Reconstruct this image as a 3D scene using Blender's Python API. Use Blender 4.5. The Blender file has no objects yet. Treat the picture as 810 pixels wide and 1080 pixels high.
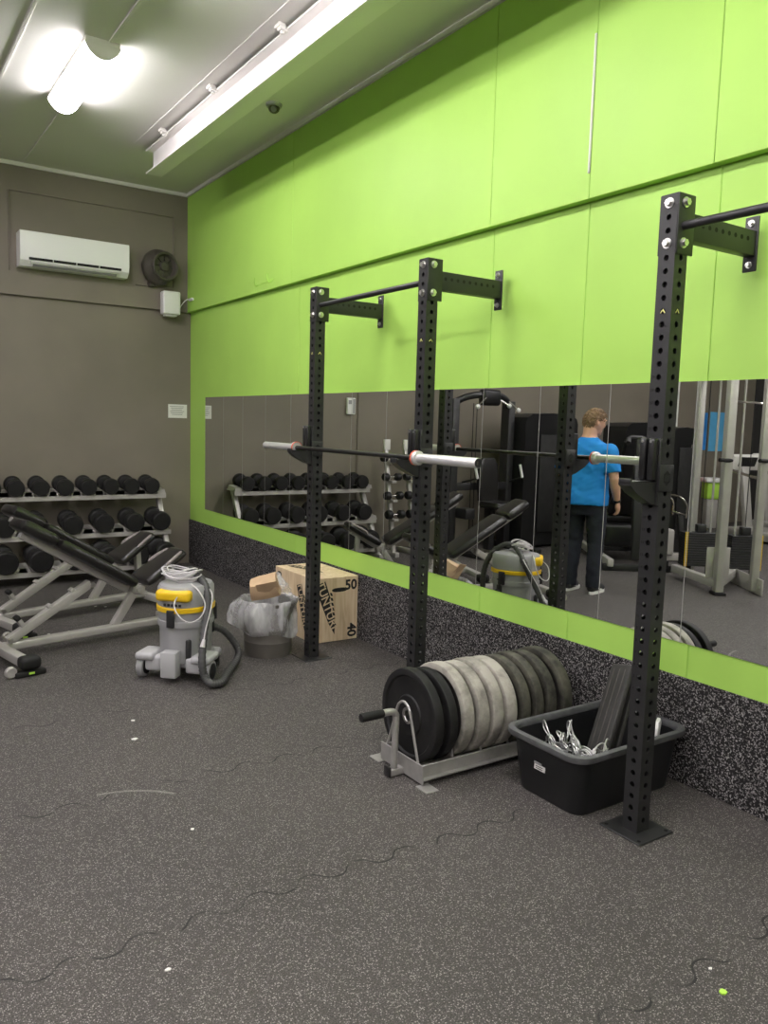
import bpy, bmesh, math, random
from mathutils import Vector as V, Matrix as M, noise as mnoise
random.seed(11)
PI = math.pi
COL = bpy.context.scene.collection
SC = bpy.context.scene

# ------------------------------------------------------------------ materials
def mat(name, col, rough=.5, metal=0., vary=0., vscale=6., bump=0., bscale=60., spec=.5, emit=None, estr=0., alpha=1., trans=0.):
    m = bpy.data.materials.new(name); m.use_nodes = True
    nt = m.node_tree; b = nt.nodes['Principled BSDF']
    b.inputs['Base Color'].default_value = (*col, 1)
    b.inputs['Roughness'].default_value = rough
    b.inputs['Metallic'].default_value = metal
    b.inputs['Specular IOR Level'].default_value = spec
    b.inputs['Alpha'].default_value = alpha
    b.inputs['Transmission Weight'].default_value = trans
    tc = nt.nodes.new('ShaderNodeTexCoord')
    if vary > 0:
        n = nt.nodes.new('ShaderNodeTexNoise'); n.inputs['Scale'].default_value = vscale; n.inputs['Detail'].default_value = 5
        nt.links.new(tc.outputs['Object'], n.inputs['Vector'])
        r = nt.nodes.new('ShaderNodeValToRGB')
        r.color_ramp.elements[0].position = .3; r.color_ramp.elements[1].position = .7
        r.color_ramp.elements[0].color = (*[max(0, c*(1-vary)) for c in col], 1)
        r.color_ramp.elements[1].color = (*[min(1, c*(1+vary)) for c in col], 1)
        nt.links.new(n.outputs['Fac'], r.inputs['Fac']); nt.links.new(r.outputs['Color'], b.inputs['Base Color'])
    if bump > 0:
        n2 = nt.nodes.new('ShaderNodeTexNoise'); n2.inputs['Scale'].default_value = bscale; n2.inputs['Detail'].default_value = 4
        nt.links.new(tc.outputs['Object'], n2.inputs['Vector'])
        bp = nt.nodes.new('ShaderNodeBump'); bp.inputs['Strength'].default_value = bump; bp.inputs['Distance'].default_value = .01
        nt.links.new(n2.outputs['Fac'], bp.inputs['Height']); nt.links.new(bp.outputs['Normal'], b.inputs['Normal'])
    if emit:
        b.inputs['Emission Color'].default_value = (*emit, 1); b.inputs['Emission Strength'].default_value = estr
    return m

def N(nt, t, **kw):
    n = nt.nodes.new(t)
    for k, v in kw.items(): setattr(n, k, v)
    return n
def MATH(nt, op, a, b=None, c=None):
    n = nt.nodes.new('ShaderNodeMath'); n.operation = op
    for i, x in enumerate((a, b, c)):
        if x is None: continue
        if isinstance(x, (int, float)): n.inputs[i].default_value = x
        else: nt.links.new(x, n.inputs[i])
    return n.outputs[0]
def RAMP(nt, fac, stops, interp='LINEAR'):
    r = nt.nodes.new('ShaderNodeValToRGB'); cr = r.color_ramp; cr.interpolation = interp
    while len(cr.elements) < len(stops): cr.elements.new(.5)
    for e, (p, c) in zip(cr.elements, stops):
        e.position = p; e.color = (*c, 1) if len(c) == 3 else c
    nt.links.new(fac, r.inputs['Fac']); return r.outputs['Color']
def MIX(nt, fac, a, b):
    m = nt.nodes.new('ShaderNodeMix'); m.data_type = 'RGBA'
    for i, x in ((0, fac), (6, a), (7, b)):
        if isinstance(x, (int, float)): m.inputs[i].default_value = x
        elif isinstance(x, tuple): m.inputs[i].default_value = (*x, 1)
        else: nt.links.new(x, m.inputs[i])
    return m.outputs[2]

def rubber_floor():
    m = bpy.data.materials.new('speckled rubber floor'); m.use_nodes = True; nt = m.node_tree
    b = nt.nodes['Principled BSDF']; L = nt.links.new
    tc = N(nt, 'ShaderNodeTexCoord'); P = tc.outputs['Object']
    big = N(nt, 'ShaderNodeTexNoise'); big.inputs['Scale'].default_value = .9; big.inputs['Detail'].default_value = 4; L(P, big.inputs['Vector'])
    base = RAMP(nt, big.outputs['Fac'], [(.3, (.070, .062, .055)), (.5, (.094, .084, .076)), (.72, (.118, .105, .092))])
    hue = N(nt, 'ShaderNodeTexNoise'); hue.inputs['Scale'].default_value = 2.3; hue.inputs['Detail'].default_value = 3; L(P, hue.inputs['Vector'])
    base = MIX(nt, MATH(nt, 'MULTIPLY', hue.outputs['Fac'], .35), base, (.086, .082, .088))
    # fine grain
    g = N(nt, 'ShaderNodeTexNoise'); g.inputs['Scale'].default_value = 210; g.inputs['Detail'].default_value = 3; g.inputs['Roughness'].default_value = .7; L(P, g.inputs['Vector'])
    base = MIX(nt, RAMP(nt, g.outputs['Fac'], [(.40, (1, 1, 1)), (.60, (0, 0, 0))]), base, (.030, .027, .025))
    # flecks
    v = N(nt, 'ShaderNodeTexVoronoi'); v.inputs['Scale'].default_value = 190; L(P, v.inputs['Vector'])
    sep = N(nt, 'ShaderNodeSeparateColor'); L(v.outputs['Color'], sep.inputs[0])
    pick = MATH(nt, 'GREATER_THAN', sep.outputs[0], .55)
    near = MATH(nt, 'LESS_THAN', v.outputs['Distance'], .42)
    fl = MATH(nt, 'MULTIPLY', pick, near)
    fl = MATH(nt, 'MULTIPLY', fl, MATH(nt, 'MULTIPLY_ADD', sep.outputs[1], .6, .15))
    base = MIX(nt, fl, base, (.44, .41, .385))
    # jigsaw seams along x
    sx = N(nt, 'ShaderNodeSeparateXYZ'); L(P, sx.inputs[0]); X, Y = sx.outputs[0], sx.outputs[1]
    ph = MATH(nt, 'MULTIPLY', X, 2*PI/.205)
    s1 = MATH(nt, 'SINE', ph)
    s1 = MATH(nt, 'MULTIPLY', s1, MATH(nt, 'SUBTRACT', 1.6, MATH(nt, 'MULTIPLY', MATH(nt, 'ABSOLUTE', s1), .6)))
    off = MATH(nt, 'MULTIPLY', s1, .028)
    wob = MATH(nt, 'MULTIPLY', MATH(nt, 'SINE', MATH(nt, 'MULTIPLY', X, 4.1)), .012)
    yy = MATH(nt, 'ADD', MATH(nt, 'ADD', Y, off), wob)
    fr = MATH(nt, 'FRACT', MATH(nt, 'DIVIDE', MATH(nt, 'SUBTRACT', yy, 1.36 - .51), 1.02))
    d = MATH(nt, 'MULTIPLY', MATH(nt, 'ABSOLUTE', MATH(nt, 'SUBTRACT', fr, .5)), 1.02)
    slope = MATH(nt, 'SQRT', MATH(nt, 'ADD', 1., MATH(nt, 'MULTIPLY', MATH(nt, 'POWER', MATH(nt, 'COSINE', ph), 2), .7)))
    line = MATH(nt, 'LESS_THAN', MATH(nt, 'DIVIDE', d, slope), .0040)
    mk = N(nt, 'ShaderNodeTexNoise'); mk.inputs['Scale'].default_value = 6; L(P, mk.inputs['Vector'])
    line = MATH(nt, 'MULTIPLY', line, RAMP(nt, mk.outputs['Fac'], [(.40, (0, 0, 0)), (.52, (1, 1, 1))]))
    base = MIX(nt, MATH(nt, 'MULTIPLY', line, .9), base, (.008, .008, .008))
    # one chalky scuff arc
    ax = MATH(nt, 'SUBTRACT', X, -2.40); ay = MATH(nt, 'SUBTRACT', Y, 3.05)
    rr = MATH(nt, 'SQRT', MATH(nt, 'ADD', MATH(nt, 'MULTIPLY', ax, ax), MATH(nt, 'MULTIPLY', ay, ay)))
    arc = MATH(nt, 'LESS_THAN', MATH(nt, 'ABSOLUTE', MATH(nt, 'SUBTRACT', rr, .393)), .009)
    arc = MATH(nt, 'MULTIPLY', arc, MATH(nt, 'MULTIPLY', MATH(nt, 'GREATER_THAN', ay, .235), MATH(nt, 'GREATER_THAN', ax, .02)))
    arc = MATH(nt, 'MULTIPLY', arc, MATH(nt, 'MULTIPLY', g.outputs['Fac'], .5))
    base = MIX(nt, arc, base, (.5, .48, .44))
    L(base, b.inputs['Base Color']); b.inputs['Roughness'].default_value = .62; b.inputs['Specular IOR Level'].default_value = .35
    bp = N(nt, 'ShaderNodeBump'); bp.inputs['Strength'].default_value = .25; bp.inputs['Distance'].default_value = .004
    L(g.outputs['Fac'], bp.inputs['Height']); L(bp.outputs['Normal'], b.inputs['Normal'])
    return m

def rubber_fleck():
    m = bpy.data.materials.new('black rubber with pale flecks'); m.use_nodes = True; nt = m.node_tree
    b = nt.nodes['Principled BSDF']; L = nt.links.new
    tc = N(nt, 'ShaderNodeTexCoord'); P = tc.outputs['Object']
    v = N(nt, 'ShaderNodeTexVoronoi'); v.inputs['Scale'].default_value = 150; v.inputs['Randomness'].default_value = 1.
    wn = N(nt, 'ShaderNodeTexNoise'); wn.inputs['Scale'].default_value = 90; wn.inputs['Detail'].default_value = 2; L(P, wn.inputs['Vector'])
    mp = N(nt, 'ShaderNodeVectorMath', operation='MULTIPLY_ADD'); L(wn.outputs['Color'], mp.inputs[0]); mp.inputs[1].default_value = (.016, .016, .016); L(P, mp.inputs[2])
    L(mp.outputs[0], v.inputs['Vector'])
    sep = N(nt, 'ShaderNodeSeparateColor'); L(v.outputs['Color'], sep.inputs[0])
    fl = MATH(nt, 'MULTIPLY', MATH(nt, 'GREATER_THAN', sep.outputs[0], .52), MATH(nt, 'LESS_THAN', v.outputs['Distance'], .56))
    fl = MATH(nt, 'MULTIPLY', fl, MATH(nt, 'MULTIPLY_ADD', sep.outputs[2], .8, .2))
    c = MIX(nt, fl, (.014, .013, .013), (.36, .345, .335))
    L(c, b.inputs['Base Color']); b.inputs['Roughness'].default_value = .75; b.inputs['Specular IOR Level'].default_value = .25
    return m

def plywood():
    m = bpy.data.materials.new('birch plywood'); m.use_nodes = True; nt = m.node_tree
    b = nt.nodes['Principled BSDF']; L = nt.links.new
    tc = N(nt, 'ShaderNodeTexCoord')
    mp = N(nt, 'ShaderNodeMapping'); mp.inputs['Scale'].default_value = (9, 9, 1.2); L(tc.outputs['Object'], mp.inputs['Vector'])
    n = N(nt, 'ShaderNodeTexNoise'); n.inputs['Scale'].default_value = 2.2; n.inputs['Detail'].default_value = 5; n.inputs['Distortion'].default_value = 1.4; L(mp.outputs[0], n.inputs['Vector'])
    c = RAMP(nt, n.outputs['Fac'], [(.3, (.60, .44, .26)), (.5, (.74, .58, .37)), (.7, (.80, .66, .46))])
    L(c, b.inputs['Base Color']); b.inputs['Roughness'].default_value = .55
    return m

def worn(name, dark, light, t0=.4, t1=.62, sc=5, rough=.6):
    m = bpy.data.materials.new(name); m.use_nodes = True; nt = m.node_tree
    b = nt.nodes['Principled BSDF']; L = nt.links.new
    tc = N(nt, 'ShaderNodeTexCoord')
    oi = N(nt, 'ShaderNodeObjectInfo')
    ad = N(nt, 'ShaderNodeVectorMath', operation='MULTIPLY_ADD'); L(oi.outputs['Random'], ad.inputs[0]); ad.inputs[1].default_value = (9, 7, 5); L(tc.outputs['Object'], ad.inputs[2])
    n = N(nt, 'ShaderNodeTexNoise'); n.inputs['Scale'].default_value = sc; n.inputs['Detail'].default_value = 8; n.inputs['Roughness'].default_value = .65; L(ad.outputs[0], n.inputs['Vector'])
    L(RAMP(nt, n.outputs['Fac'], [(t0, dark), (t1, light)]), b.inputs['Base Color'])
    b.inputs['Roughness'].default_value = rough; b.inputs['Specular IOR Level'].default_value = .3
    return m

MT = {}
GREEN = (.405, .680, .120)
MT['green'] = mat('lime green wall paint', GREEN, .48, vary=.05, vscale=1.3, bump=.12, bscale=9, spec=.4)
MT['taupe'] = mat('dark taupe wall paint', (.205, .180, .139), .6, vary=.13, vscale=1.1, bump=.15, bscale=7)
MT['ceiling'] = mat('white ceiling board', (.74, .73, .68), .7, vary=.02, vscale=1.)
MT['trimwhite'] = mat('off white trim', (.72, .71, .66), .5)
MT['trimbright'] = mat('bright white plastic', (.93, .93, .91), .35)
MT['white'] = mat('white plastic', (.82, .82, .79), .35)
MT['beam'] = mat('white painted steel', (.85, .83, .80), .4)
MT['floor'] = rubber_floor()
MT['fleck'] = rubber_fleck()
MT['mirror'] = mat('mirror glass', (.80, .82, .79), .006, 1.)
MT['mirroredge'] = mat('polished mirror edge', (.36, .36, .33), .35, .2)
MT['charcoal'] = mat('unlit far wall tone', (.035, .034, .032), .6, vary=.1, vscale=1.)  # near-black wall colour standing in for an unlit part of the room
MT['blackmetal'] = mat('black powder coated steel', (.018, .018, .018), .42, .0, vary=.15, vscale=12, spec=.6)
MT['blackdeep'] = mat('engraved black', (.006, .006, .006), .8)
MT['plasticblack'] = mat('black plastic liner', (.012, .012, .012), .28, spec=.6)
MT['chrome'] = mat('bright chrome', (.82, .80, .76), .16, 1.)
MT['clipsteel'] = mat('clip steel wire', (.50, .50, .49), .3, .8)
MT['sleeve'] = mat('satin chrome sleeve', (.74, .73, .71), .34, .55)
MT['zinc'] = mat('zinc plated bolt', (.72, .71, .68), .3, 1., vary=.08, vscale=40)
MT['knurl'] = mat('dark knurled shaft', (.06, .058, .055), .38, .85)
MT['redband'] = mat('red collar band', (.70, .13, .07), .4)
MT['silver'] = mat('silver grey painted steel', (.46, .445, .41), .38, .25, vary=.06, vscale=8)
MT['rail'] = mat('brushed grey steel', (.42, .41, .385), .42, .55, vary=.14, vscale=14)
MT['rubberblk'] = mat('black rubber', (.013, .013, .012), .62, vary=.25, vscale=14, spec=.35)
MT['dbhead'] = mat('black rubber dumbbell head', (.012, .0118, .0112), .5, vary=.2, vscale=20, spec=.4)
MT['leather'] = mat('black bench vinyl', (.016, .015, .014), .29, vary=.15, vscale=9, spec=.5, bump=.05, bscale=160)
MT['edgeglint'] = mat('painted seat edge highlight', (.24, .21, .20), .4)  # pale tone standing in for the highlight along the seat edges
MT['plate_black'] = worn('black bumper rubber', (.010, .010, .010), (.022, .021, .020), .45, .7, 6, .55)
MT['plate_pale'] = worn('scuffed pale bumper rubber', (.11, .105, .09), (.40, .38, .325), .30, .56, 6)
MT['plate_grey'] = worn('scuffed dark bumper rubber', (.028, .027, .022), (.155, .150, .112), .42, .72, 5)
MT['plateface'] = worn('dark bumper face', (.018, .017, .016), (.06, .056, .05), .4, .7, 6)
MT['steelhub'] = mat('steel hub', (.55, .54, .52), .3, 1.)
MT['tub'] = mat('black tub plastic', (.012, .0125, .013), .36, vary=.1, vscale=12, spec=.5)
MT['tubrim'] = mat('paler tub rim', (.085, .087, .087), .45, vary=.3, vscale=18)  # rim paler than the tub body
MT['ribrubber'] = mat('ribbed dark rubber', (.030, .029, .026), .65, vary=.2, vscale=16)
MT['dirty'] = mat('dust', (.085, .08, .07), .9, vary=.2, vscale=9)
MT['vacgrey'] = mat('vacuum grey plastic', (.33, .33, .33), .42, vary=.04, vscale=7)
MT['vaclight'] = mat('vacuum light grey plastic', (.44, .44, .44), .4)
MT['yellow'] = mat('yellow plastic', (.86, .55, .012), .38)
MT['hose'] = mat('ribbed hose grey', (.060, .060, .058), .45)
MT['cable'] = mat('pale cable', (.62, .60, .60), .5)
MT['bin'] = mat('grey brown bin plastic', (.125, .115, .098), .5, vary=.05, vscale=8)
MT['bag'] = None
def bag_material():
    m = bpy.data.materials.new('thin clear bin bag film'); m.use_nodes = True; nt = m.node_tree; L = nt.links.new
    b = nt.nodes['Principled BSDF']; out = nt.nodes['Material Output']
    b.inputs['Base Color'].default_value = (.86, .86, .86, 1); b.inputs['Roughness'].default_value = .22; b.inputs['Specular IOR Level'].default_value = .7
    tc = N(nt, 'ShaderNodeTexCoord')
    mp = N(nt, 'ShaderNodeMapping'); mp.inputs['Scale'].default_value = (1, 1, .45); L(tc.outputs['Object'], mp.inputs['Vector'])
    n = N(nt, 'ShaderNodeTexNoise'); n.inputs['Scale'].default_value = 17; n.inputs['Detail'].default_value = 6; n.inputs['Distortion'].default_value = 1.5; L(mp.outputs[0], n.inputs['Vector'])
    bp = N(nt, 'ShaderNodeBump'); bp.inputs['Strength'].default_value = .8; bp.inputs['Distance'].default_value = .03
    L(n.outputs['Fac'], bp.inputs['Height']); L(bp.outputs['Normal'], b.inputs['Normal'])
    tr = N(nt, 'ShaderNodeBsdfTransparent'); mx = N(nt, 'ShaderNodeMixShader')
    lw = N(nt, 'ShaderNodeTexNoise'); lw.inputs['Scale'].default_value = 9; lw.inputs['Detail'].default_value = 5; L(mp.outputs[0], lw.inputs['Vector'])
    f = MATH(nt, 'MULTIPLY_ADD', RAMP(nt, lw.outputs['Fac'], [(.38, (0, 0, 0)), (.66, (1, 1, 1))]), .42, .16)
    L(f, mx.inputs[0]); L(tr.outputs[0], mx.inputs[1]); L(b.outputs[0], mx.inputs[2]); L(mx.outputs[0], out.inputs['Surface'])
    return m
MT['bag'] = bag_material()
MT['cardboard'] = mat('brown cardboard', (.56, .39, .24), .8, vary=.1, vscale=8)
MT['ply'] = plywood()
MT['ink'] = mat('black print', (.014, .013, .012), .6)
MT['paper'] = mat('white paper', (.78, .77, .73), .7)
MT['paperline'] = mat('printed grey lines', (.30, .30, .29), .8)
MT['duct'] = mat('dark painted duct fan', (.075, .066, .054), .45, vary=.06, vscale=10)
MT['lime'] = mat('lime green', (.45, .78, .08), .5)
MT['shroud'] = mat('black gloss shroud', (.010, .010, .010), .3, spec=.5)
MT['red'] = mat('red enamel', (.72, .035, .02), .32)
MT['blue'] = mat('blue poster print', (.02, .22, .62), .45, vary=.35, vscale=5)
MT['sky'] = mat('light blue poster print', (.12, .46, .78), .45, vary=.12, vscale=4)
MT['skin'] = mat('skin', (.62, .35, .24), .5, vary=.06, vscale=10)
MT['hair'] = mat('brown hair', (.22, .135, .07), .55, vary=.4, vscale=60)
MT['shirt'] = mat('bright blue jersey', (.006, .22, .62), .8, vary=.06, vscale=5, bump=.1, bscale=14)
MT['jeans'] = mat('dark navy denim', (.012, .014, .024), .85, vary=.3, vscale=14)
MT['shoe'] = mat('charcoal shoe', (.03, .03, .032), .7)
MT['logo'] = mat('small pale yellow decal', (.75, .72, .25), .5)
MT['stamp'] = mat('dark stamped number', (.004, .004, .004), .8)
LAMP = mat('lit lamp diffuser', (.9, .9, .88), .5, emit=(1., .945, .985), estr=19.)
MT['lamp'] = LAMP

# ------------------------------------------------------------------ mesh builder
def frame(d, up=V((0, 0, 1))):
    d = d.normalized()
    if abs(d.dot(up)) > .99: up = V((0, 1, 0))
    x = up.cross(d).normalized(); y = d.cross(x)
    return x, y, d
def smooth_path(pts, n=6, closed=False):
    pts = [V(p) for p in pts]; out = []
    m = len(pts)
    for i in range(m if closed else m - 1):
        p1, p2 = pts[i], pts[(i+1) % m]
        p0 = pts[(i-1) % m] if (closed or i > 0) else p1 - (p2 - p1)
        p3 = pts[(i+2) % m] if (closed or i < m - 2) else p2 + (p2 - p1)
        for k in range(n):
            t = k/n
            out.append(.5*((2*p1) + (p2-p0)*t + (2*p0-5*p1+4*p2-p3)*t*t + (3*p1-p0-3*p2+p3)*t**3))
    if not closed: out.append(pts[-1])
    return out

class MB:
    def __init__(s): s.bm = bmesh.new(); s.mi = 0
    def mati(s, i): s.mi = i; return s
    def merge(s, t, mx=None):
        if mx is not None: t.transform(mx)
        t.verts.index_update()
        vs = [s.bm.verts.new(v.co) for v in t.verts]
        for f in t.faces:
            try:
                g = s.bm.faces.new([vs[v.index] for v in f.verts]); g.material_index = s.mi
            except ValueError: pass
        t.free(); return s
    def box(s, c, d, rot=None, bev=0., seg=2):
        t = bmesh.new(); bmesh.ops.create_cube(t, size=1)
        bmesh.ops.scale(t, vec=V(d), verts=t.verts)
        if bev > 0:
            bmesh.ops.bevel(t, geom=t.edges[:] , offset=min(bev, .49*min(d)), segments=seg, profile=.5, affect='EDGES')
        mx = M.Translation(V(c))
        if rot is not None: mx = mx @ (rot.to_4x4() if hasattr(rot, 'to_4x4') else rot)
        return s.merge(t, mx)
    def bar(s, p0, p1, w, h, up=(0, 0, 1), bev=0., seg=2):
        p0, p1 = V(p0), V(p1); x, y, z = frame(p1 - p0, V(up))
        r = M((x, y, z)).transposed()
        return s.box((p0+p1)/2, (w, h, (p1-p0).length), r, bev, seg)
    def loft(s, rings, cap=True, closed=False):
        bm = s.bm; vr = [[bm.verts.new(p) for p in r] for r in rings]; n = len(vr[0])
        m = len(vr)
        for i in range(m if closed else m - 1):
            a, b = vr[i], vr[(i+1) % m]
            for k in range(n):
                try: f = bm.faces.new((a[k], a[(k+1) % n], b[(k+1) % n], b[k])); f.material_index = s.mi
                except ValueError: pass
        if cap and not closed:
            for r, rev in ((vr[0], True), (vr[-1], False)):
                try: f = bm.faces.new(list(reversed(r)) if rev else r); f.material_index = s.mi
                except ValueError: pass
        return s
    def tube(s, pts, r, seg=10, closed=False, cap=True, ell=None):
        pts = [V(p) for p in pts]; m = len(pts)
        rad = r if isinstance(r, (list, tuple)) else [r]*m
        rings = []; px = None
        for i in range(m):
            if closed: d = pts[(i+1) % m] - pts[(i-1) % m]
            else: d = pts[min(i+1, m-1)] - pts[max(i-1, 0)]
            d.normalize()
            if px is None: px, _, _ = frame(d)
            else:
                px = px - d*px.dot(d)
                if px.length < 1e-6: px, _, _ = frame(d)
                px.normalize()
            py = d.cross(px)
            e = ell if ell else (1, 1)
            rings.append([pts[i] + px*math.cos(a)*rad[i]*e[0] + py*math.sin(a)*rad[i]*e[1] for a in [2*PI*k/seg for k in range(seg)]])
        return s.loft(rings, cap, closed)
    def cyl(s, p0, p1, r, r2=None, seg=20, cap=True):
        return s.tube([p0, p1], [r, r if r2 is None else r2], seg, cap=cap)
    def lathe(s, prof, c=(0, 0, 0), axis=(0, 0, 1), seg=32, closed=False, cap=True):
        x, y, z = frame(V(axis)); c = V(c)
        rings = [[c + z*h + (x*math.cos(a) + y*math.sin(a))*r for a in [2*PI*k/seg for k in range(seg)]] for r, h in prof]
        return s.loft(rings, cap, closed)
    def prism(s, poly, o, u, v, w):
        """extrude 2-D polygon (a,b) placed at o + a*u + b*v along vector w"""
        o, u, v, w = V(o), V(u), V(v), V(w)
        a = [o + u*p[0] + v*p[1] for p in poly]
        return s.loft([a, [p + w for p in a]])
    def sphere(s, c, r, sc=(1, 1, 1), seg=16, rot=None):
        t = bmesh.new(); bmesh.ops.create_uvsphere(t, u_segments=seg, v_segments=max(6, seg*2//3), radius=r)
        mx = M.Translation(V(c)) @ (rot.to_4x4() if rot is not None else M.Identity(4)) @ M.Diagonal((*sc, 1))
        return s.merge(t, mx)
    def build(s, name, mats, parent=None, loc=None, rotz=0., ang=35, kind=None):
        me = bpy.data.meshes.new(name)
        bmesh.ops.recalc_face_normals(s.bm, faces=s.bm.faces[:])
        s.bm.to_mesh(me); s.bm.free()
        me.shade_smooth()
        me.set_sharp_from_angle(angle=math.radians(ang))
        for m in (mats if isinstance(mats, (list, tuple)) else [mats]): me.materials.append(MT[m] if isinstance(m, str) else m)
        o = bpy.data.objects.new(name, me); COL.objects.link(o)
        if parent is not None: o.parent = parent
        if loc is not None: o.location = loc
        if rotz: o.rotation_euler = (0, 0, rotz)
        if kind: o['kind'] = kind
        return o

def tag(o, label, cat, group=None):
    o['label'] = label; o['category'] = cat
    if group: o['group'] = group
    return o
def thing(name, label, cat, loc=(0, 0, 0), rotz=0., group=None):
    o = bpy.data.objects.new(name, None); COL.objects.link(o)
    o.location = loc; o.rotation_euler = (0, 0, rotz); o.empty_display_size = .1
    return tag(o, label, cat, group)
def copy_tree(o, loc=None, rotz=None, label=None, group=None):
    kids = {}
    def rec(src, parent):
        c = src.copy(); COL.objects.link(c); c.parent = parent
        for ch in list(src.children): rec(ch, c)
        return c
    c = rec(o, None)
    if loc is not None: c.location = loc
    if rotz is not None: c.rotation_euler = (0, 0, rotz)
    if label: c['label'] = label
    if group: c['group'] = group
    return c
def text_into(mb, s, size, o, u, v, depth=.001, align='CENTER', bold=0.):
    """letters as real geometry: text plane spanned by u (reading direction) and v (up)"""
    cu = bpy.data.curves.new('t', 'FONT'); cu.body = s; cu.size = size; cu.align_x = align; cu.align_y = 'CENTER'
    cu.extrude = depth; cu.offset = bold; cu.resolution_u = 3
    ob = bpy.data.objects.new('t', cu); COL.objects.link(ob)
    dg = bpy.context.evaluated_depsgraph_get()
    me = bpy.data.meshes.new_from_object(ob.evaluated_get(dg))
    bpy.data.objects.remove(ob); bpy.data.curves.remove(cu)
    t = bmesh.new(); t.from_mesh(me); bpy.data.meshes.remove(me)
    u, v = V(u).normalized(), V(v).normalized(); w = u.cross(v)
    mx = M.Translation(V(o)) @ M((u, v, w)).transposed().to_4x4()
    mb.merge(t, mx); return mb
ORD = ['first', 'second', 'third', 'fourth', 'fifth', 'sixth', 'seventh', 'eighth', 'ninth', 'tenth', 'eleventh', 'twelfth', 'thirteenth', 'fourteenth', 'fifteenth', 'sixteenth']

# ------------------------------------------------------------------ the room
LX, FY, YB, ZC, ZT = -11., -4., 8.788, 4.07, 2.81
MB().box(((LX)/2, (FY+YB)/2, -.05), (-LX+.4, YB-FY+.4, .1)).build('floor', 'floor', kind='structure')
MB().box(((LX)/2, (FY+YB)/2, ZC+.06), (-LX+.4, YB-FY+.4, .12)).build('ceiling', 'ceiling', kind='structure')

def panels(mb, axis, cuts, z0, z1, d0, d1, gap=.004):
    for a, b in zip(cuts[:-1], cuts[1:]):
        if axis == 'y': mb.box(((d0+d1)/2, (a+b)/2, (z0+z1)/2), (abs(d1-d0), abs(b-a)-gap, z1-z0), bev=.0025, seg=1)
        else: mb.box(((a+b)/2, (d0+d1)/2, (z0+z1)/2), (abs(b-a)-gap, abs(d1-d0), z1-z0), bev=.0025, seg=1)
# right wall: solid core, board panels with fine joints, upper course standing proud
w = MB().box((.12, (FY+YB)/2, ZC/2), (.23, YB-FY+.4, ZC))
panels(w, 'y', [FY, -1.5, .0, 1.46, 2.225, 2.98, 3.715, 6.18, YB], .5, ZT, .0, .008)
panels(w, 'y', [FY, -1.5, .0, 1.46, 2.235, 2.945, 3.70, 6.23, YB], ZT, ZC, -.052, .006, .003)
w.build('wall_right', 'green', kind='structure')
w = MB().box((LX/2, YB+.12, ZC/2), (-LX+.5, .23, ZC))
w.box((LX/2, YB, ZT/2), (-LX, .012, ZT))
w.box((LX/2 - .026, YB-.02, (ZT+ZC)/2), (-LX-.052, .055, ZC-ZT))
w.build('wall_back', 'taupe', kind='structure')
MB().box((LX-.12, (FY+YB)/2, ZC/2), (.24, YB-FY+.4, ZC)).build('wall_left', 'charcoal', kind='structure')  # missing light on this side is put into the wall colour
MB().box((LX/2, FY-.12, ZC/2), (-LX+.4, .24, ZC)).build('wall_front', 'taupe', kind='structure')
# black flecked rubber skirting along the green wall
MB().box((-.007, (FY+YB)/2, .2515), (.016, YB-FY, .503), bev=.003, seg=1).build('baseboard_right', 'fleck', kind='structure')
# slim cornices
MB().box((-.062, (FY+YB)/2, ZC-.018), (.02, YB-FY, .036)).build('trim_1', 'trimwhite', kind='structure')
MB().box((LX/2, YB-.058, ZC-.018), (-LX, .02, .036)).build('trim_2', 'trimwhite', kind='structure')
# ceiling cover strips and a shallow board step
for k, x in ((3, -2.21), (4, -1.708), (5, -4.2), (6, -6.2)):
    MB().box((x, 2.3, ZC-.004), (.022, 12.6, .010), bev=.002, seg=1).build('trim_%d' % k, 'trimwhite', kind='structure')
MB().box((-1.0, 1.73, ZC-.001), (.014, 11.46, .005), bev=.001, seg=1).build('trim_7', 'ceiling', kind='structure')
# outlined panel on the upper back wall
fr = MB(); yb = YB-.05
for a, b in (((-1.85, 3.04), (-1.85, 3.80)), ((-1.85, 3.80), (-.21, 3.80)), ((-.21, 3.80), (-.21, 3.05)), ((-.21, 3.05), (-.62, 3.045))):
    fr.bar((a[0], yb, a[1]), (b[0], yb, b[1]), .012, .03, up=(0, 1, 0), bev=.004)
fr.build('trim_8', 'taupe', kind='structure')
# steel I beam hung under the ceiling
bx, bz0, bz1, byA, byB = -.82, 3.835, 4.045, 7.5, -3.9
bb = MB()
bb.box((bx, (byA+byB)/2, bz0+.006), (.145, byA-byB, .012), bev=.002, seg=1)
bb.box((bx, (byA+byB)/2, bz1-.006), (.145, byA-byB, .012), bev=.002, seg=1)
bb.box((bx, (byA+byB)/2, (bz0+bz1)/2), (.009, byA-byB, bz1-bz0-.02))
beam = bb.build('trim_9', 'beam', kind='structure')
for y in (6.95, 5.85, 4.72, 3.6, 2.5):
    c = MB()
    c.box((bx-.085, y, bz1-.004), (.06, .05, .03), bev=.006)
    c.box((bx-.10, y+.01, ZC-.012), (.05, .07, .022), bev=.005)
    c.cyl((bx-.09, y, bz1-.03), (bx-.09, y, ZC-.002), .009, seg=10)
    c.cyl((bx-.09, y, bz1-.034), (bx-.09, y, bz1-.02), .016, seg=6)
    c.build('beam_clamp', 'trimwhite', beam)

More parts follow.
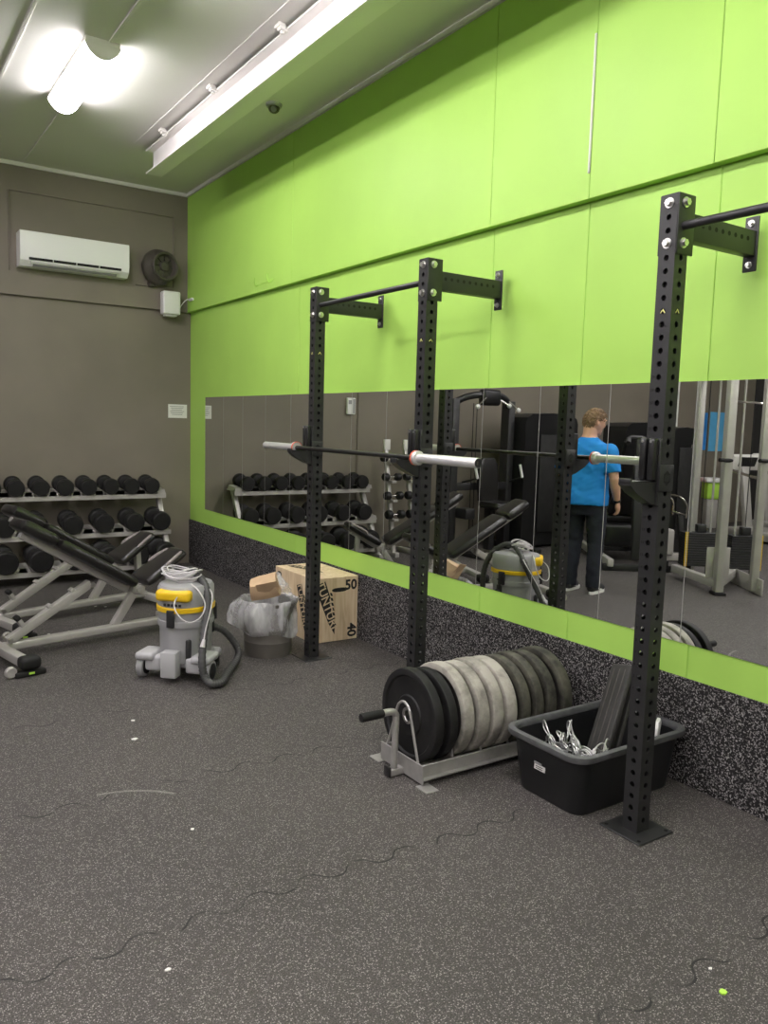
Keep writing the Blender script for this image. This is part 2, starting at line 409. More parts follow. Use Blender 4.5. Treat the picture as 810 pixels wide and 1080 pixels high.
# mirror panels in the green framed strip
mb_master = None
edges = [8.32, 7.81, 7.325, 6.81, 6.30, 5.79, 5.28, 4.80, 4.275, 3.75, 3.265, 2.77, 2.27, 1.76, 1.25, .74]
for i, (a, b) in enumerate(zip(edges[:-1], edges[1:])):
    yc = (a+b)/2; zc = (.664+1.878)/2; h = 1.878-.664
    t = thing('mirror_panel', 'tall mirror panel on the green wall, %s from the dark back wall' % ORD[i], 'mirror', (0, yc, .664), 0, 'mirror panels on the green wall')
    MB().box((-.0025, 0, h/2), (.005, a-b-.005, h)).build('mirror_glass', 'mirror', t)
    MB().box((-.0022, -(a-b)/2, h/2), (.005, .0038, h)).build('polished_edge', 'mirroredge', t)

# ------------------------------------------------------------------ ceiling lamps
def lamp(x, y, label):
    t = thing('ceiling_lamp', label, 'ceiling lamp', (x, y, ZC), 0, 'batten ceiling lamps')
    L_, W_ = 1.16, .225
    m = MB().box((0, 0, -.020), (W_-.004, L_, .040), bev=.004)
    m.build('lamp_housing', 'trimwhite', t)
    rings = []
    for yy in (-L_/2+.015, L_/2-.015):
        rings.append([V((W_/2*math.sin(a)/math.sin(1.12), yy, -.038 - .085*(math.cos(a)-math.cos(1.12))/(1-math.cos(1.12)))) for a in [-1.12+2.24*k/12 for k in range(13)]])
    d = MB(); d.loft(rings, cap=True); d.build('diffuser', 'lamp', t)
    for yy, s in ((-L_/2, 1), (L_/2, -1)):
        e = MB(); e.prism([(W_/2*1.03*math.sin(a)/math.sin(1.12), -.034 - .093*(math.cos(a)-math.cos(1.12))/(1-math.cos(1.12))) for a in [-1.12+2.24*k/12 for k in range(13)]], (0, yy, 0), (1, 0, 0), (0, 0, 1), (0, .012*s, 0))
        e.build('end_cap', 'trimwhite', t)
    return t
lamp(-1.755, 6.19, 'glowing batten lamp on the ceiling above the air conditioner end of the room')
n = 0
for x in (-1.755, -4.9, -8.2):
    for y in (6.19, 4.05, 1.85, -.3, -2.5):
        if (x, y) == (-1.755, 6.19): continue
        lamp(x, y, 'batten lamp %s in the ceiling row %s' % (('nearest the back wall', 'second from the back wall', 'third from the back wall', 'fourth from the back wall', 'farthest from the back wall')[(6.19, 4.05, 1.85, -.3, -2.5).index(y)],
             {-1.755: 'by the steel beam', -4.9: 'along the middle', -8.2: 'by the far side wall'}[x]))

# ceiling sensor
t = thing('ceiling_camera', 'small round grey camera on the ceiling beside the steel beam', 'camera', (-.40, 5.89, ZC))
MB().lathe([(.062, 0), (.062, -.012), (.055, -.025), (.0, -.026)], seg=24).build('camera_base', 'vacgrey', t)
MB().sphere((0, 0, -.03), .044, (1, 1, .9), 20).build('camera_ball', 'duct', t)
MB().cyl((-.01, -.02, -.04), (-.03, -.055, -.062), .024, .02, 14).build('lens_barrel', 'vacgrey', t)

# ------------------------------------------------------------------ back wall fittings
t = thing('air_conditioner', 'white split air conditioner mounted high on the dark back wall', 'air conditioner', (-1.265, YB-.048, 3.075))
a = MB()
poly = [(0, 0.0), (-.13, .0), (-.185, .05), (-.20, .10), (-.205, .30), (-.195, .325), (0, .325)]
a.prism(poly, (-.52, 0, 0), (0, 1, 0), (0, 0, 1), (1.04, 0, 0)); a.build('housing', 'trimbright', t, ang=25)
MB().box((0, -.1895, .068), (.88, .02, .022)).build('air_slot', 'blackdeep', t)
for x in (-.22, 0, .22):
    MB().box((x, -.196, .068), (.008, .014, .024)).build('slot_rib', 'white', t)
MB().box((0, -.182, .036), (.84, .030, .016), M.Rotation(-.75, 3, 'X'), bev=.004).build('louver', 'white', t)
MB().box((.0, -.160, .012), (.80, .03, .006), M.Rotation(-.6, 3, 'X')).build('lower_slot', 'vacgrey', t)

t = thing('duct_fan', 'round dark duct fan mounted on the back wall near the corner', 'fan', (-.405, YB-.075, 3.24), math.radians(13)); t.scale = (.9, .95, .9)
MB().lathe([(.20, 0), (.205, -.03), (.21, -.05), (.205, -.075), (.185, -.10), (.17, -.13), (.160, -.15), (.15, -.152)], axis=(0, 1, 0), seg=40, cap=True).build('fan_body', 'duct', t)
MB().lathe([(.150, -.15), (.168, -.175), (.168, -.195), (.158, -.205), (.138, -.20), (.125, -.175), (.118, -.13)], axis=(0, 1, 0), seg=40, cap=False).build('inlet_ring', 'duct', t)
MB().lathe([(.0, -.128), (.120, -.128)], axis=(0, 1, 0), seg=30, cap=False).build('inlet_back', 'blackdeep', t)
MB().lathe([(.062, -.13), (.060, -.165), (.048, -.178), (0, -.18)], axis=(0, 1, 0), seg=24, cap=False).build('fan_hub', 'duct', t)
for k in range(8):
    an = 2*PI*k/8
    MB().bar((.05*math.cos(an), -.150, .05*math.sin(an)), (.118*math.cos(an), -.145, .118*math.sin(an)), .03, .004, up=(math.sin(an), .6, -math.cos(an))).build('fan_blade', 'blackmetal', t)
MB().box((-.06, .02, -.20), (.07, .09, .05), bev=.006).build('mounting_bracket', 'duct', t)

t = thing('wall_speaker', 'small white box with a thin cable high in the back corner', 'wall box', (-.270, YB-.045, 2.748))
MB().box((0, -.075, .13), (.19, .13, .245), bev=.018, seg=3).build('box_body', 'white', t)
MB().box((0, -.06, .0), (.13, .09, .02), bev=.006).build('box_foot', 'white', t)
MB().tube(smooth_path([(.09, -.08, .06), (.13, -.10, .14), (.175, -.12, .185), (.212, -.14, .19)]), .0045, 6).build('cable', 'cable', t)
MB().box((.205, -.15, .185), (.03, .10, .03), bev=.008).build('cable_clip', 'white', t)

t = thing('paper_notice', 'white paper notice on the back wall beside the green corner', 'notice', (-.150, YB-.008, 1.723))
MB().box((0, -.001, 0), (.215, .002, .150)).build('sheet', 'paper', t)
l = MB()
for k in range(6): l.box((-.01 + .005*(k % 2), -.0025, .052-.018*k), (.16-.02*(k % 3), .001, .006))
l.build('printed_lines', 'paperline', t)

# door edge and white unit seen in the mirrors
t = thing('wall_controller', 'white wall mounted control unit on the back wall beside a vertical conduit', 'control unit', (-2.11, YB-.008, 1.86))
MB().box((0, -.02, .0), (.12, .04, .21), bev=.008).build('unit_body', 'white', t)
MB().box((-.035, -.041, .0), (.03, .004, .18)).build('unit_strip', 'vacgrey', t)
MB().box((.02, -.041, .05), (.05, .003, .05)).build('unit_display', 'vacgrey', t)
o = MB().box((-2.235, YB-.014, 1.4), (.022, .018, 2.8), bev=.004).build('wall_conduit', 'taupe'); tag(o, 'dark vertical conduit on the back wall behind the dumbbell rack end', 'conduit')
o = MB().cyl((-8.7, YB-.02, 1.75), (-8.7, YB-.02, ZT), .017, seg=10).build('white_pipe', 'white'); tag(o, 'white vertical pipe on the back wall far beyond the machines', 'pipe')

o = MB().box((-.056, 2.95, 3.27), (.009, .012, .67), bev=.003).build('cable_cover', 'trimwhite'); tag(o, 'thin white vertical strip on the upper green wall', 'cable cover')
hk = None
t = thing('wall_hooks', 'two little green hooks on a plate above the ledge of the green wall', 'hooks', (-.052, 6.75, 2.885))
MB().box((-.003, 0, 0), (.006, .34, .02), bev=.002).build('hook_plate', 'green', t)
for y in (.14, -.13):
    MB().tube(smooth_path([(-.004, y, -.01), (-.03, y, -.02), (-.045, y, .01), (-.042, y, .05)]), .006, 8).build('hook', 'green', t)

# ------------------------------------------------------------------ wall mounted rigs
UW, UH, UX = .075, 2.54, -.5636
def perforated(H=UH, w=UW, pitch=.05, r=.0115, faces=4):
    mb = MB(); bm = mb.bm
    ncell = int((H-.04)/pitch); z0 = (H - ncell*pitch) - .01
    for f in range(4):
        ca, sa = math.cos(f*PI/2), math.sin(f*PI/2)
        def P(u, z, d=0.): # face normal local +x
            x, y = w/2 - d, u
            return V((x*ca - y*sa, x*sa + y*ca, z))
        def quad(u0, z0_, u1, z1_):
            bm.faces.new([bm.verts.new(P(*q)) for q in ((u0, z0_), (u1, z0_), (u1, z1_), (u0, z1_))])
        quad(-w/2, 0, w/2, z0); quad(-w/2, z0+ncell*pitch, w/2, H)
        for k in range(ncell):
            zc = z0 + (k+.5)*pitch
            S_ = 16; inn = []; out = []; deep = []
            for j in range(S_):
                a = 2*PI*(j+.5)/S_ ; c, s = math.cos(a), math.sin(a)
                m = max(abs(c), abs(s))
                inn.append(bm.verts.new(P(r*c, zc+r*s))); deep.append(bm.verts.new(P(r*c, zc+r*s, .006)))
                # square perimeter scaled to the cell
                out.append(bm.verts.new(P(c/m*w/2, zc + s/m*pitch/2)))
            for j in range(S_):
                q = (j+1) % S_
                bm.faces.new((out[j], out[q], inn[q], inn[j])); bm.faces.new((inn[j], inn[q], deep[q], deep[j]))
            # corners
            for j in range(S_):
                q = (j+1) % S_
                a, b = out[j].co, out[q].co
                c0, c1 = math.cos(2*PI*(j+.5)/S_), math.cos(2*PI*(q+.5)/S_)
                s0, s1 = math.sin(2*PI*(j+.5)/S_), math.sin(2*PI*(q+.5)/S_)
                if (abs(c0) > abs(s0)) != (abs(c1) > abs(s1)):
                    cu = w/2*(1 if (c0+c1) > 0 else -1); cz = zc + pitch/2*(1 if (s0+s1) > 0 else -1)
                    bm.faces.new((out[j], bm.verts.new(P(cu, cz)), out[q]))
    bm.faces.new([bm.verts.new((x*w/2, y*w/2, H)) for x, y in ((-1, -1), (1, -1), (1, 1), (-1, 1))])
    bmesh.ops.remove_doubles(bm, verts=bm.verts[:], dist=1e-5)
    return mb
up_master = None
def bolt(mb, p, d, r=.017):
    p, d = V(p), V(d)
    mb.cyl(p, p + d*.004, r*1.15, seg=16); mb.cyl(p + d*.004, p + d*.016, r*.85, r*.78, seg=6)
def upright(parent, y, marks):
    global up_master
    if up_master is None:
        u = perforated().build('upright', 'blackmetal', parent, (0, y, 0), ang=30); up_master = u
    else:
        u = up_master.copy(); COL.objects.link(u); u.parent = parent; u.location = (0, y, 0)
    b = MB().box((-.0, -.003, .004), (.215, .210, .008), bev=.002, seg=1)
    b = MB(); b.box((.005, .0, .004), (.215, .21, .008), bev=.003, seg=1); b.build('base_plate', 'blackmetal', u)
    for sx, sy in ((-1, -1), (1, -1), (-1, 1), (1, 1)):
        MB().cyl((.005+sx*.085, sy*.083, .0078), (.005+sx*.085, sy*.083, .0086), .008, seg=12).build('plate_hole', 'blackdeep', u)
    MB().box((0, 0, 1.74), (.040, .040, 1.5)).build('hole_shade_core', 'blackdeep', u)  # dark filler added inside the tube so its holes look shaded
    # joint plates near the top on both y faces
    for s in (-1, 1):
        MB().box((.012, s*(UW/2+.003), UH-.112), (.099, .006, .224), bev=.004).build('joint_plate', 'blackmetal', u)
    for z in (UH-.033, UH-.182):
        for p, d in (((-UW/2, 0, z), (-1, 0, 0)), ((.0, -UW/2-.006, z), (0, -1, 0)), ((.0, UW/2+.006, z), (0, 1, 0))):
            bm_ = MB(); bolt(bm_, p, d); bm_.build('bolt', 'zinc', u)
    # arm to the wall
    aw, z = -UX-.052-.0, UH-.108
    arm = MB()
    arm.box(((UW/2 + aw-.010)/2 + 0.0, 0, z), (aw-.010-UW/2, .05, .10), bev=.003)
    arm = arm.build('wall_arm', 'blackmetal', u)
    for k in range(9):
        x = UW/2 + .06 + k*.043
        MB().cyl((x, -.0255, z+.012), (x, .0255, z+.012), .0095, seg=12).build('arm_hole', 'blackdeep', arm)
    wp = MB().box((aw-.006, 0, z), (.010, .062, .225), bev=.004).build('wall_plate', 'blackmetal', arm)
    for dz in (.085, -.085):
        bb = MB(); bolt(bb, (aw-.011, 0, z+dz), (-1, 0, 0), .012); bb.build('wall_bolt', 'zinc', arm)
    # tiny decal on two faces
    for ax in (0, 1):
        d = MB(); a_, b_, h_ = [V((0, sg*.010, 2.098)) for sg in (-1, 1)] + [V((0, 0, 2.112))]
        for q in (a_, b_):
            q, r_ = (V((-UW/2-.0006, q.y, q.z)), V((-UW/2-.0006, 0, h_.z))) if ax == 0 else (V((q.y, -UW/2-.0006, q.z)), V((0, -UW/2-.0006, h_.z)))
            d.bar(q, r_, .004, .001, up=(1, 0, 0) if ax == 0 else (0, 1, 0))
        d.build('decal', 'logo', u)
    if marks:
        nm = MB()
        for k in range(4, 30):
            text_into(nm, str(k), .016, (-UW/2-.0004, .026, .055+(k-1)*.0500+.40), (0, -1, 0), (0, 0, 1), .0004)
        nm.build('stamped_numbers', 'stamp', u)
    return u
def rig(y0, y1, label, marks):
    ym = (y0+y1)/2
    t = thing('squat_rig', label, 'squat rack', (UX, ym, 0), 0, 'wall mounted squat rigs')
    upright(t, y0-ym, marks); upright(t, y1-ym, marks)
    L_ = (y1-y0)/2 - UW/2 - .006
    MB().cyl((0, -L_, 2.422), (0, L_, 2.422), .0165, seg=16).build('pull_up_bar', 'blackmetal', t)
    return t
rig(3.5934, 4.8323, 'black perforated squat rig bolted to the green wall, holding the barbell', False)
rig(.787, 2.0258, 'black perforated squat rig on the green wall, beside the black tub', True)

# J cups
def jcup():
    t = thing('j_cup', 'black J cup on the right upright behind the barbell sleeve', 'rack hook', (UX-UW/2, 3.5934, 1.36), 0, 'J cups on the rigs')
    m = MB(); m.box((-.006, 0, .128), (.010, .078, .262), bev=.003)
    m.prism([(-.004, .0), (-.035, .004), (-.120, .046), (-.160, .078), (-.160, .088), (-.004, .088)], (0, -.030, 0), (1, 0, 0), (0, 0, 1), (0, .060, 0))
    m.build('hook_plate', 'blackmetal', t)
    for dy in (-.02, .02): MB().box((-.030, dy, .176), (.034, .030, .168), bev=.010, seg=3).build('upright_pad', 'plasticblack', t)
    MB().box((-.100, 0, .0905), (.112, .054, .006), bev=.002).build('cradle_liner', 'plasticblack', t)
    MB().box((-.157, 0, .094), (.010, .060, .020), bev=.004).build('cradle_lip', 'blackmetal', t)
    for s in (-1, 1):
        sp = MB().box((.030, s*.0425, .105), (.085, .008, .105), bev=.004).build('side_plate', 'blackmetal', t)
        g = MB()
        yy = s*.0468
        hexa = [(.030*math.cos(a)*.72, .030*math.sin(a)) for a in [PI/2 + k*PI/3 for k in range(6)]]
        g.prism(hexa, (.030, yy, .105), (1, 0, 0), (0, 0, 1), (0, s*.0006, 0)); g.build('emblem_ground', 'stamp', sp)
        g = MB()
        for dx in (-.010, .001, .012):
            g.bar((.030+dx-.004, yy+s*.0008, .105-.012), (.030+dx+.003, yy+s*.0008, .105+.012), .0032, .0008, up=(0, 1, 0))
        g.build('emblem_stroke', 'blackmetal', sp)
    for dy in (-.02, .02): MB().cyl((-.0465, dy, .246), (-.0478, dy, .246), .006, seg=10).build('pad_rivet', 'zinc', t)
    return t
j1 = jcup()
copy_tree(j1, (UX-UW/2, 4.8323, 1.36), None, 'black J cup on the far upright under the barbell, next to the wooden box')
copy_tree(j1, (UX-UW/2, 2.0258, 1.36), None, 'empty black J cup on the near upright above the black tub')

# barbell across the rig
bzr, bxr = 1.469, -.700
t = thing('barbell', 'long olympic barbell with chrome sleeves resting in the J cups', 'barbell', (bxr, 4.157, bzr))
MB().cyl((0, -.69, 0), (0, .69, 0), .0145, seg=18).build('shaft', 'knurl', t)
for s, L_ in ((-1, .50), (1, .475)):
    c = MB().lathe([(.0, .685), (.036, .685), (.039, .69), (.039, .712), (.036, .717), (.026, .72)], axis=(0, s, 0), seg=28, cap=False).build('collar', 'sleeve', t)
    MB().lathe([(.037, .680), (.0405, .682), (.0405, .692), (.037, .694)], axis=(0, s, 0), seg=28, cap=False).build('red_band', 'redband', c)
    sl = MB().lathe([(.0255, .715), (.0255, .70+L_-.004), (.0235, .70+L_)], axis=(0, s, 0), seg=28, cap=False).build('sleeve', 'sleeve', t)
    MB().lathe([(.0235, .70+L_), (.018, .70+L_), (.017, .70+L_-.004), (0, .70+L_-.004)], axis=(0, s, 0), seg=24, cap=False).build('end_cap', 'blackmetal', sl)
    text_into(MB(), 'L', .022, (0, s*(.70+L_-.003), 0), (-s*1.0, 0, 0), (0, 0, 1), .0006).build('cap_mark', 'chrome', sl)

# ------------------------------------------------------------------ bumper plates and their rack
PC_Y, PC_Z = 2.955, .272
t = thing('plate_rack', 'low grey steel rack with a handle holding the bumper plates', 'plate rack', (-.645, PC_Y, 0))
m = MB()
for dy in (-.150, .150):
    m = MB(); m.box((-.005, dy, .062), (.905, .012, .062), bev=.002, seg=1); m.box((-.005, dy+(.014 if dy > 0 else -.014), .034), (.905, .032, .006))
    m.build('side_rail', 'rail', t)
MB().box((-.02, 0, .022), (1.02, .04, .032), bev=.003).build('centre_tube', 'rail', t)
MB().box((-.535, 0, .03), (.014, .046, .046), bev=.004).build('tube_cap', 'plasticblack', t)
MB().box((-.455, 0, .055), (.008, .345, .088), bev=.002, seg=1).build('end_plate', 'rail', t)
MB().box((.455, 0, .055), (.008, .345, .088), bev=.002, seg=1).build('end_plate', 'rail', t)
for sx in (-1, 1):
    for sy in (-1, 1): MB().box((sx*.448, sy*.195, .003), (.07, .085, .006), bev=.002, seg=1).build('foot_plate', 'rail', t)
def divider(x):
    return MB().tube(smooth_path([(x, -.135, .07), (x, -.10, .17), (x, -.055, .30), (x, -.035, .335), (x, 0, .350), (x, .035, .335), (x, .055, .30), (x, .10, .17), (x, .135, .07)], 5), .0065, 8)
divider(-.452).build('divider_hoop', 'rail', t)
for x in (-.262, -.087, .088, .255, .44):
    for s in (-1, 1): MB().cyl((x, s*.14, .07), (x, s*.125, .20), .006, seg=8).build('divider_pin', 'rail', t)
h = MB().tube(smooth_path([(-.500, 0, .04), (-.497, 0, .15), (-.495, 0, .27), (-.500, 0, .300), (-.525, 0, .315), (-.585, 0, .315)], 5), .0165, 14).build('handle_tube', 'rail', t)
MB().lathe([(.0, .0), (.019, .0), (.021, .004), (.021, .115), (.019, .12), (0, .12)], (-.570, 0, .315), (-1, 0, 0), 18).build('grip', 'rubberblk', h)

def plate(R_, th, edge, face, label, x, y, z):
    t = thing('bumper_plate', label, 'weight plate', (x, y, z-R_), 0, 'bumper plates on the low rack')
    h = th/2
    prof = [(R_-.010, -h), (R_-.003, -h+.003), (R_, -h+.010), (R_, h-.010), (R_-.003, h-.003), (R_-.010, h)]
    MB().lathe([(R_-.032, -h+.001)] + prof + [(R_-.032, h-.001)], (0, 0, R_), (1, 0, 0), 64, cap=False).build('rim', edge, t)
    f = MB()
    for s in (-1, 1):
        f.lathe([(R_-.032, s*(h-.001)), (R_-.040, s*(h-.010)), (.10, s*(h-.010)), (.094, s*(h-.003)), (.030, s*(h-.003)), (.026, s*(h-.006)), (.026, 0)], (0, 0, R_), (1, 0, 0), 64, cap=False)
    f.build('plate_face', face, t)
    hub = MB().lathe([(.040, -h+.002), (.040, -h-.002), (.0275, -h-.002), (.0255, -h+.002), (.0255, h-.002), (.0275, h+.002), (.040, h+.002), (.040, h-.002)], (0, 0, R_), (1, 0, 0), 32, cap=False)
    hub.build('steel_hub', 'steelhub', t)
    return t
specs = [(-1.030, 0.225, 0.052, 'plate_black', 'plate_black', 'clean black bumper plate at the handle end of the low rack'),
         (-0.945, 0.220, 0.050, 'plate_black', 'plateface', 'black bumper plate, second from the handle end of the low rack'),
         (-0.862, 0.228, 0.062, 'plate_pale', 'plateface', 'pale scuffed bumper plate with a dark face, first pale one from the handle'),
         (-0.774, 0.225, 0.066, 'plate_pale', 'plate_pale', 'pale scuffed bumper plate, second pale one from the handle'),
         (-0.690, 0.228, 0.066, 'plate_pale', 'plate_pale', 'pale scuffed bumper plate, third pale one from the handle'),
         (-0.606, 0.226, 0.070, 'plate_pale', 'plate_pale', 'widest pale scuffed bumper plate, fourth from the handle, touching the dark ones'),
         (-0.515, 0.225, 0.056, 'plate_grey', 'plateface', 'dark grey bumper plate directly behind the four pale ones'),
         (-0.432, 0.227, 0.056, 'plate_grey', 'plateface', 'dark grey bumper plate, third from the wall end of the low rack'),
         (-0.346, 0.226, 0.060, 'plate_grey', 'plateface', 'greyish scuffed bumper plate, second from the wall end of the low rack'),
         (-0.252, 0.230, 0.066, 'plate_grey', 'plateface', 'dark dusty bumper plate at the wall end of the low rack')]
for i, (x, R_, th, e, f, lb) in enumerate(specs): plate(R_, th, e, f, lb, x, PC_Y + .026 - .0045*i + .002*(i % 3), .042+R_)

# ------------------------------------------------------------------ black tub and what is in it
def rrect(cx, cy, hx, hy, r, z, seg=7):
    out = []
    for (sx, sy, a0) in ((1, 1, 0), (-1, 1, PI/2), (-1, -1, PI), (1, -1, 3*PI/2)):
        for k in range(seg+1):
            a = a0 + k*PI/2/seg
            out.append(V((cx + sx*(hx-r) + r*math.cos(a), cy + sy*(hy-r) + r*math.sin(a), z)))
    return out
TX, TY = -.388, 2.405
t = thing('storage_tub', 'open black plastic tub on the floor beside the near upright', 'tub', (TX, TY, 0))
H_ = .285
m = MB()
out = [rrect(0, 0, .300, .175, .05, .008), rrect(0, 0, .312, .187, .06, .0), rrect(0, 0, .318, .192, .065, .012), rrect(0, 0, .350, .217, .075, H_-.03)]
inn = [rrect(0, 0, .345, .212, .072, H_-.03), rrect(0, 0, .313, .187, .062, .018), rrect(0, 0, .29, .165, .05, .012)]
m.loft([rrect(0, 0, .25, .13, .05, .008)] + out + inn, cap=True); m.build('tub_body', 'tub', t)
m = MB()
m.loft([rrect(0, 0, .345, .212, .072, H_-.028), rrect(0, 0, .352, .219, .078, H_-.034), rrect(0, 0, .374, .241, .085, H_-.030), rrect(0, 0, .378, .245, .088, H_-.020), rrect(0, 0, .376, .243, .086, H_-.004), rrect(0, 0, .368, .236, .082, H_), rrect(0, 0, .352, .220, .075, H_-.001), rrect(0, 0, .346, .213, .072, H_-.010)], cap=False, closed=True)
m.build('tub_rim', 'tubrim', t)
s_ = MB().box((-.338, .02, .148), (.003, .066, .024), M.Rotation(.135, 3, 'Y')).build('sticker', 'paper', t)
s2 = MB().box((-.341, .030, .166), (.002, .045, .010), M.Rotation(.135, 3, 'Y')).build('sticker_strip', 'paperline', t)
l = MB()
for k in range(2): l.box((-.3405, .022, .152-.009*k), (.001, .044, .003), M.Rotation(.135, 3, 'Y'))
l.build('printed_lines', 'ink', s_)
# ribbed rubber boards leaning in the tub
def board(label, p, q, wv, w, th, grp='boards leaning in the tub'):
    p, q = V(p), V(q); d = (q-p); L_ = d.length
    t = thing('rubber_board', label, 'board', p, 0, grp)
    wv = V(wv).normalized(); n_ = d.normalized().cross(wv)
    r = M((wv, n_, d.normalized())).transposed()
    MB().box(d/2, (w, th, L_), r, bev=.008, seg=3).build('board_body', 'ribrubber', t)
    for k in (-1, 0, 1):
        for s in (-1, 1): MB().box(d/2 + wv*(k*w*.28) + n_*(s*th*.5), (.006, .005, L_*.92), r, bev=.002).build('raised_rib', 'dirty', t)
    return t
board('long dark ribbed rubber board leaning across the black tub, front one', (-.50, 2.35, .03), (-.215, 2.415, .545), (.25, .95, -.25), .155, .026)
board('shorter dark ribbed board leaning behind the front one in the black tub', (-.41, 2.35, .03), (-.155, 2.43, .47), (.25, .95, -.25), .13, .022)
o = MB()
o.loft([rrect(0, 0, .045, .012, .011, 0), rrect(0, 0, .05, .013, .012, .10), rrect(0, 0, .046, .012, .011, .175), rrect(0, 0, .025, .008, .007, .20)])
o = o.build('plastic_bottle', 'white', None, (-.165, 2.262, .13)); o.rotation_euler = (.1, -.1, .5)
tag(o, 'white plastic piece standing in the tub behind the near upright', 'container')
# things under the clips so they lie on something: a folded black mat
o = MB().box((0, 0, .075), (.20, .28, .15), bev=.02, seg=3).build('folded_mat', 'rubberblk', None, (TX-.185, TY, .02)); tag(o, 'folded black mat in the bottom of the tub under the chrome clips', 'mat')
def clip():
    m = MB(); pts = []
    for k in range(42):
        a = 2*PI*k/20; pts.append((.031*math.cos(a), .031*math.sin(a), .0095*k/20))
    m.tube(pts, .0036, 8)
    hz = pts[-1][2]
    t = thing('spring_clip', 'chrome spring clip heaped with others in the black tub', 'barbell clip', (0, 0, 0), 0, 'chrome spring clips in the tub')
    m.build('coil', 'clipsteel', t)
    for s, z in ((-1, .0), (1, hz)):
        a = 0 if s < 0 else 0
        MB().tube(smooth_path([(.031, 0, z), (.05, s*.012, z), (.085, s*.035, z), (.092, s*.060, z+.004), (.080, s*.072, z+.006), (.062, s*.058, z+.004), (.036, s*.016, z+.001)], 5), .0036, 8).build('squeeze_loop', 'clipsteel', t)
    return t
c0 = clip()
spots = [(-.600, 2.505, .190, (1.35, .1, 1.2)), (-.560, 2.475, .205, (1.5, .1, .5)), (-.605, 2.435, .185, (.35, .1, .3)), (-.560, 2.395, .205, (1.45, -.1, 1.3)), (-.600, 2.355, .190, (1.3, .2, .9)), (-.555, 2.335, .190, (.25, .2, 5.6)), (-.600, 2.295, .195, (1.4, .1, 1.5)), (-.535, 2.290, .190, (1.2, .3, .2))]
for i, (x, y, z, r) in enumerate(spots):
    c = c0 if i == 0 else copy_tree(c0)
    c.location = (x+.012, y, z+.018); c.rotation_euler = r; c.scale = (1.05, 1.05, 1.05)

# ------------------------------------------------------------------ plywood jump box
BX0, BX1, BY0, BY1, BH = -.403, -.018, 5.105, 5.745, .490
t = thing('plyometric_box', 'plywood jump box printed with black numbers, against the rubber wainscot', 'jump box', ((BX0+BX1)/2, (BY0+BY1)/2, 0))
w_, d_ = BX1-BX0, BY1-BY0
MB().box((0, 0, BH/2), (w_, d_, BH), bev=.003, seg=1).build('box_shell', 'ply', t)
fy = -d_/2 - .0006; fx = -w_/2 - .0006
p = MB()
text_into(p, '50', .105, (.128, fy, BH-.068), (1, 0, 0), (0, 0, 1), .0004, bold=.0035)
text_into(p, '40', .105, (.140, fy, .072), (0, 0, -1), (1, 0, 0), .0004, bold=.0035)
text_into(p, '60', .105, (fx, d_/2-.075, BH-.085), (0, 0, 1), (0, 1, 0), .0004, bold=.0035)
p.build('printed_number', 'ink', t)
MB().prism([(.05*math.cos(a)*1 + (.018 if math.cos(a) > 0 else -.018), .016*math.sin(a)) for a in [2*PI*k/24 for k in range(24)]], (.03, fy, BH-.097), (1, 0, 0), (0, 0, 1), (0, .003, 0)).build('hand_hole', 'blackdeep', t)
# slanting word mark on the front: black jagged bar with pale letters and a shadow of short strokes
def wordmark(o, u, v, nrm, sc=1.):
    o, u, v, nrm = V(o), V(u).normalized(), V(v).normalized(), V(nrm)
    g = MB()
    poly = [(-.205, .050), (-.06, .050), (-.05, .036), (.03, .036), (.04, .02), (.16, .018), (.24, -.012), (.13, -.034), (.0, -.040), (-.10, -.046), (-.205, -.050)]
    g.prism([(a*sc, b*sc) for a, b in poly], o, u, v, nrm*.0006)
    gm = g.build('wordmark_ground', 'ink', t)
    tx = MB(); text_into(tx, 'TUNTURI', .098*sc, o + u*(-.012*sc) + nrm*.0012, u, v, .0004, bold=.0012); tx.build('wordmark_letters', 'ply', gm)
    st = MB()
    for k in range(7):
        st.prism([(0, 0), (.026, 0), (.034, .016), (.008, .016)], o + u*((-.10+.040*k)*sc) + v*(.058-.008*k)*sc, u, v, nrm*.0006)
    st.build('wordmark_stroke', 'ink', gm)
wordmark((-.075, fy, .270), (.34, 0, -.94), (.94, 0, .34), (0, -1, 0), .94)
wordmark((fx, -.14, .255), (0, -.30, -.95), (0, -.95, .30), (-1, 0, 0), .8)
wordmark((-.03, .10, BH+.0004), (.20, -.97, 0), (.97, .20, 0), (0, 0, 1), .9)

# ------------------------------------------------------------------ waste bin with bag
bxc, byc = -.785, 5.07
t = thing('waste_bin', 'grey brown round waste bin lined with a clear plastic bag', 'bin', (bxc, byc, 0))
m = MB().lathe([(.150, .004), (.160, .0), (.163, .012), (.171, .10), (.173, .105), (.171, .11), (.179, .19), (.181, .195), (.179, .20), (.192, .36), (.200, .365), (.202, .385), (.196, .39), (.190, .385), (.186, .36), (.160, .02), (0, .015)], seg=48, cap=True)
m.build('bin_body', 'bin', t)
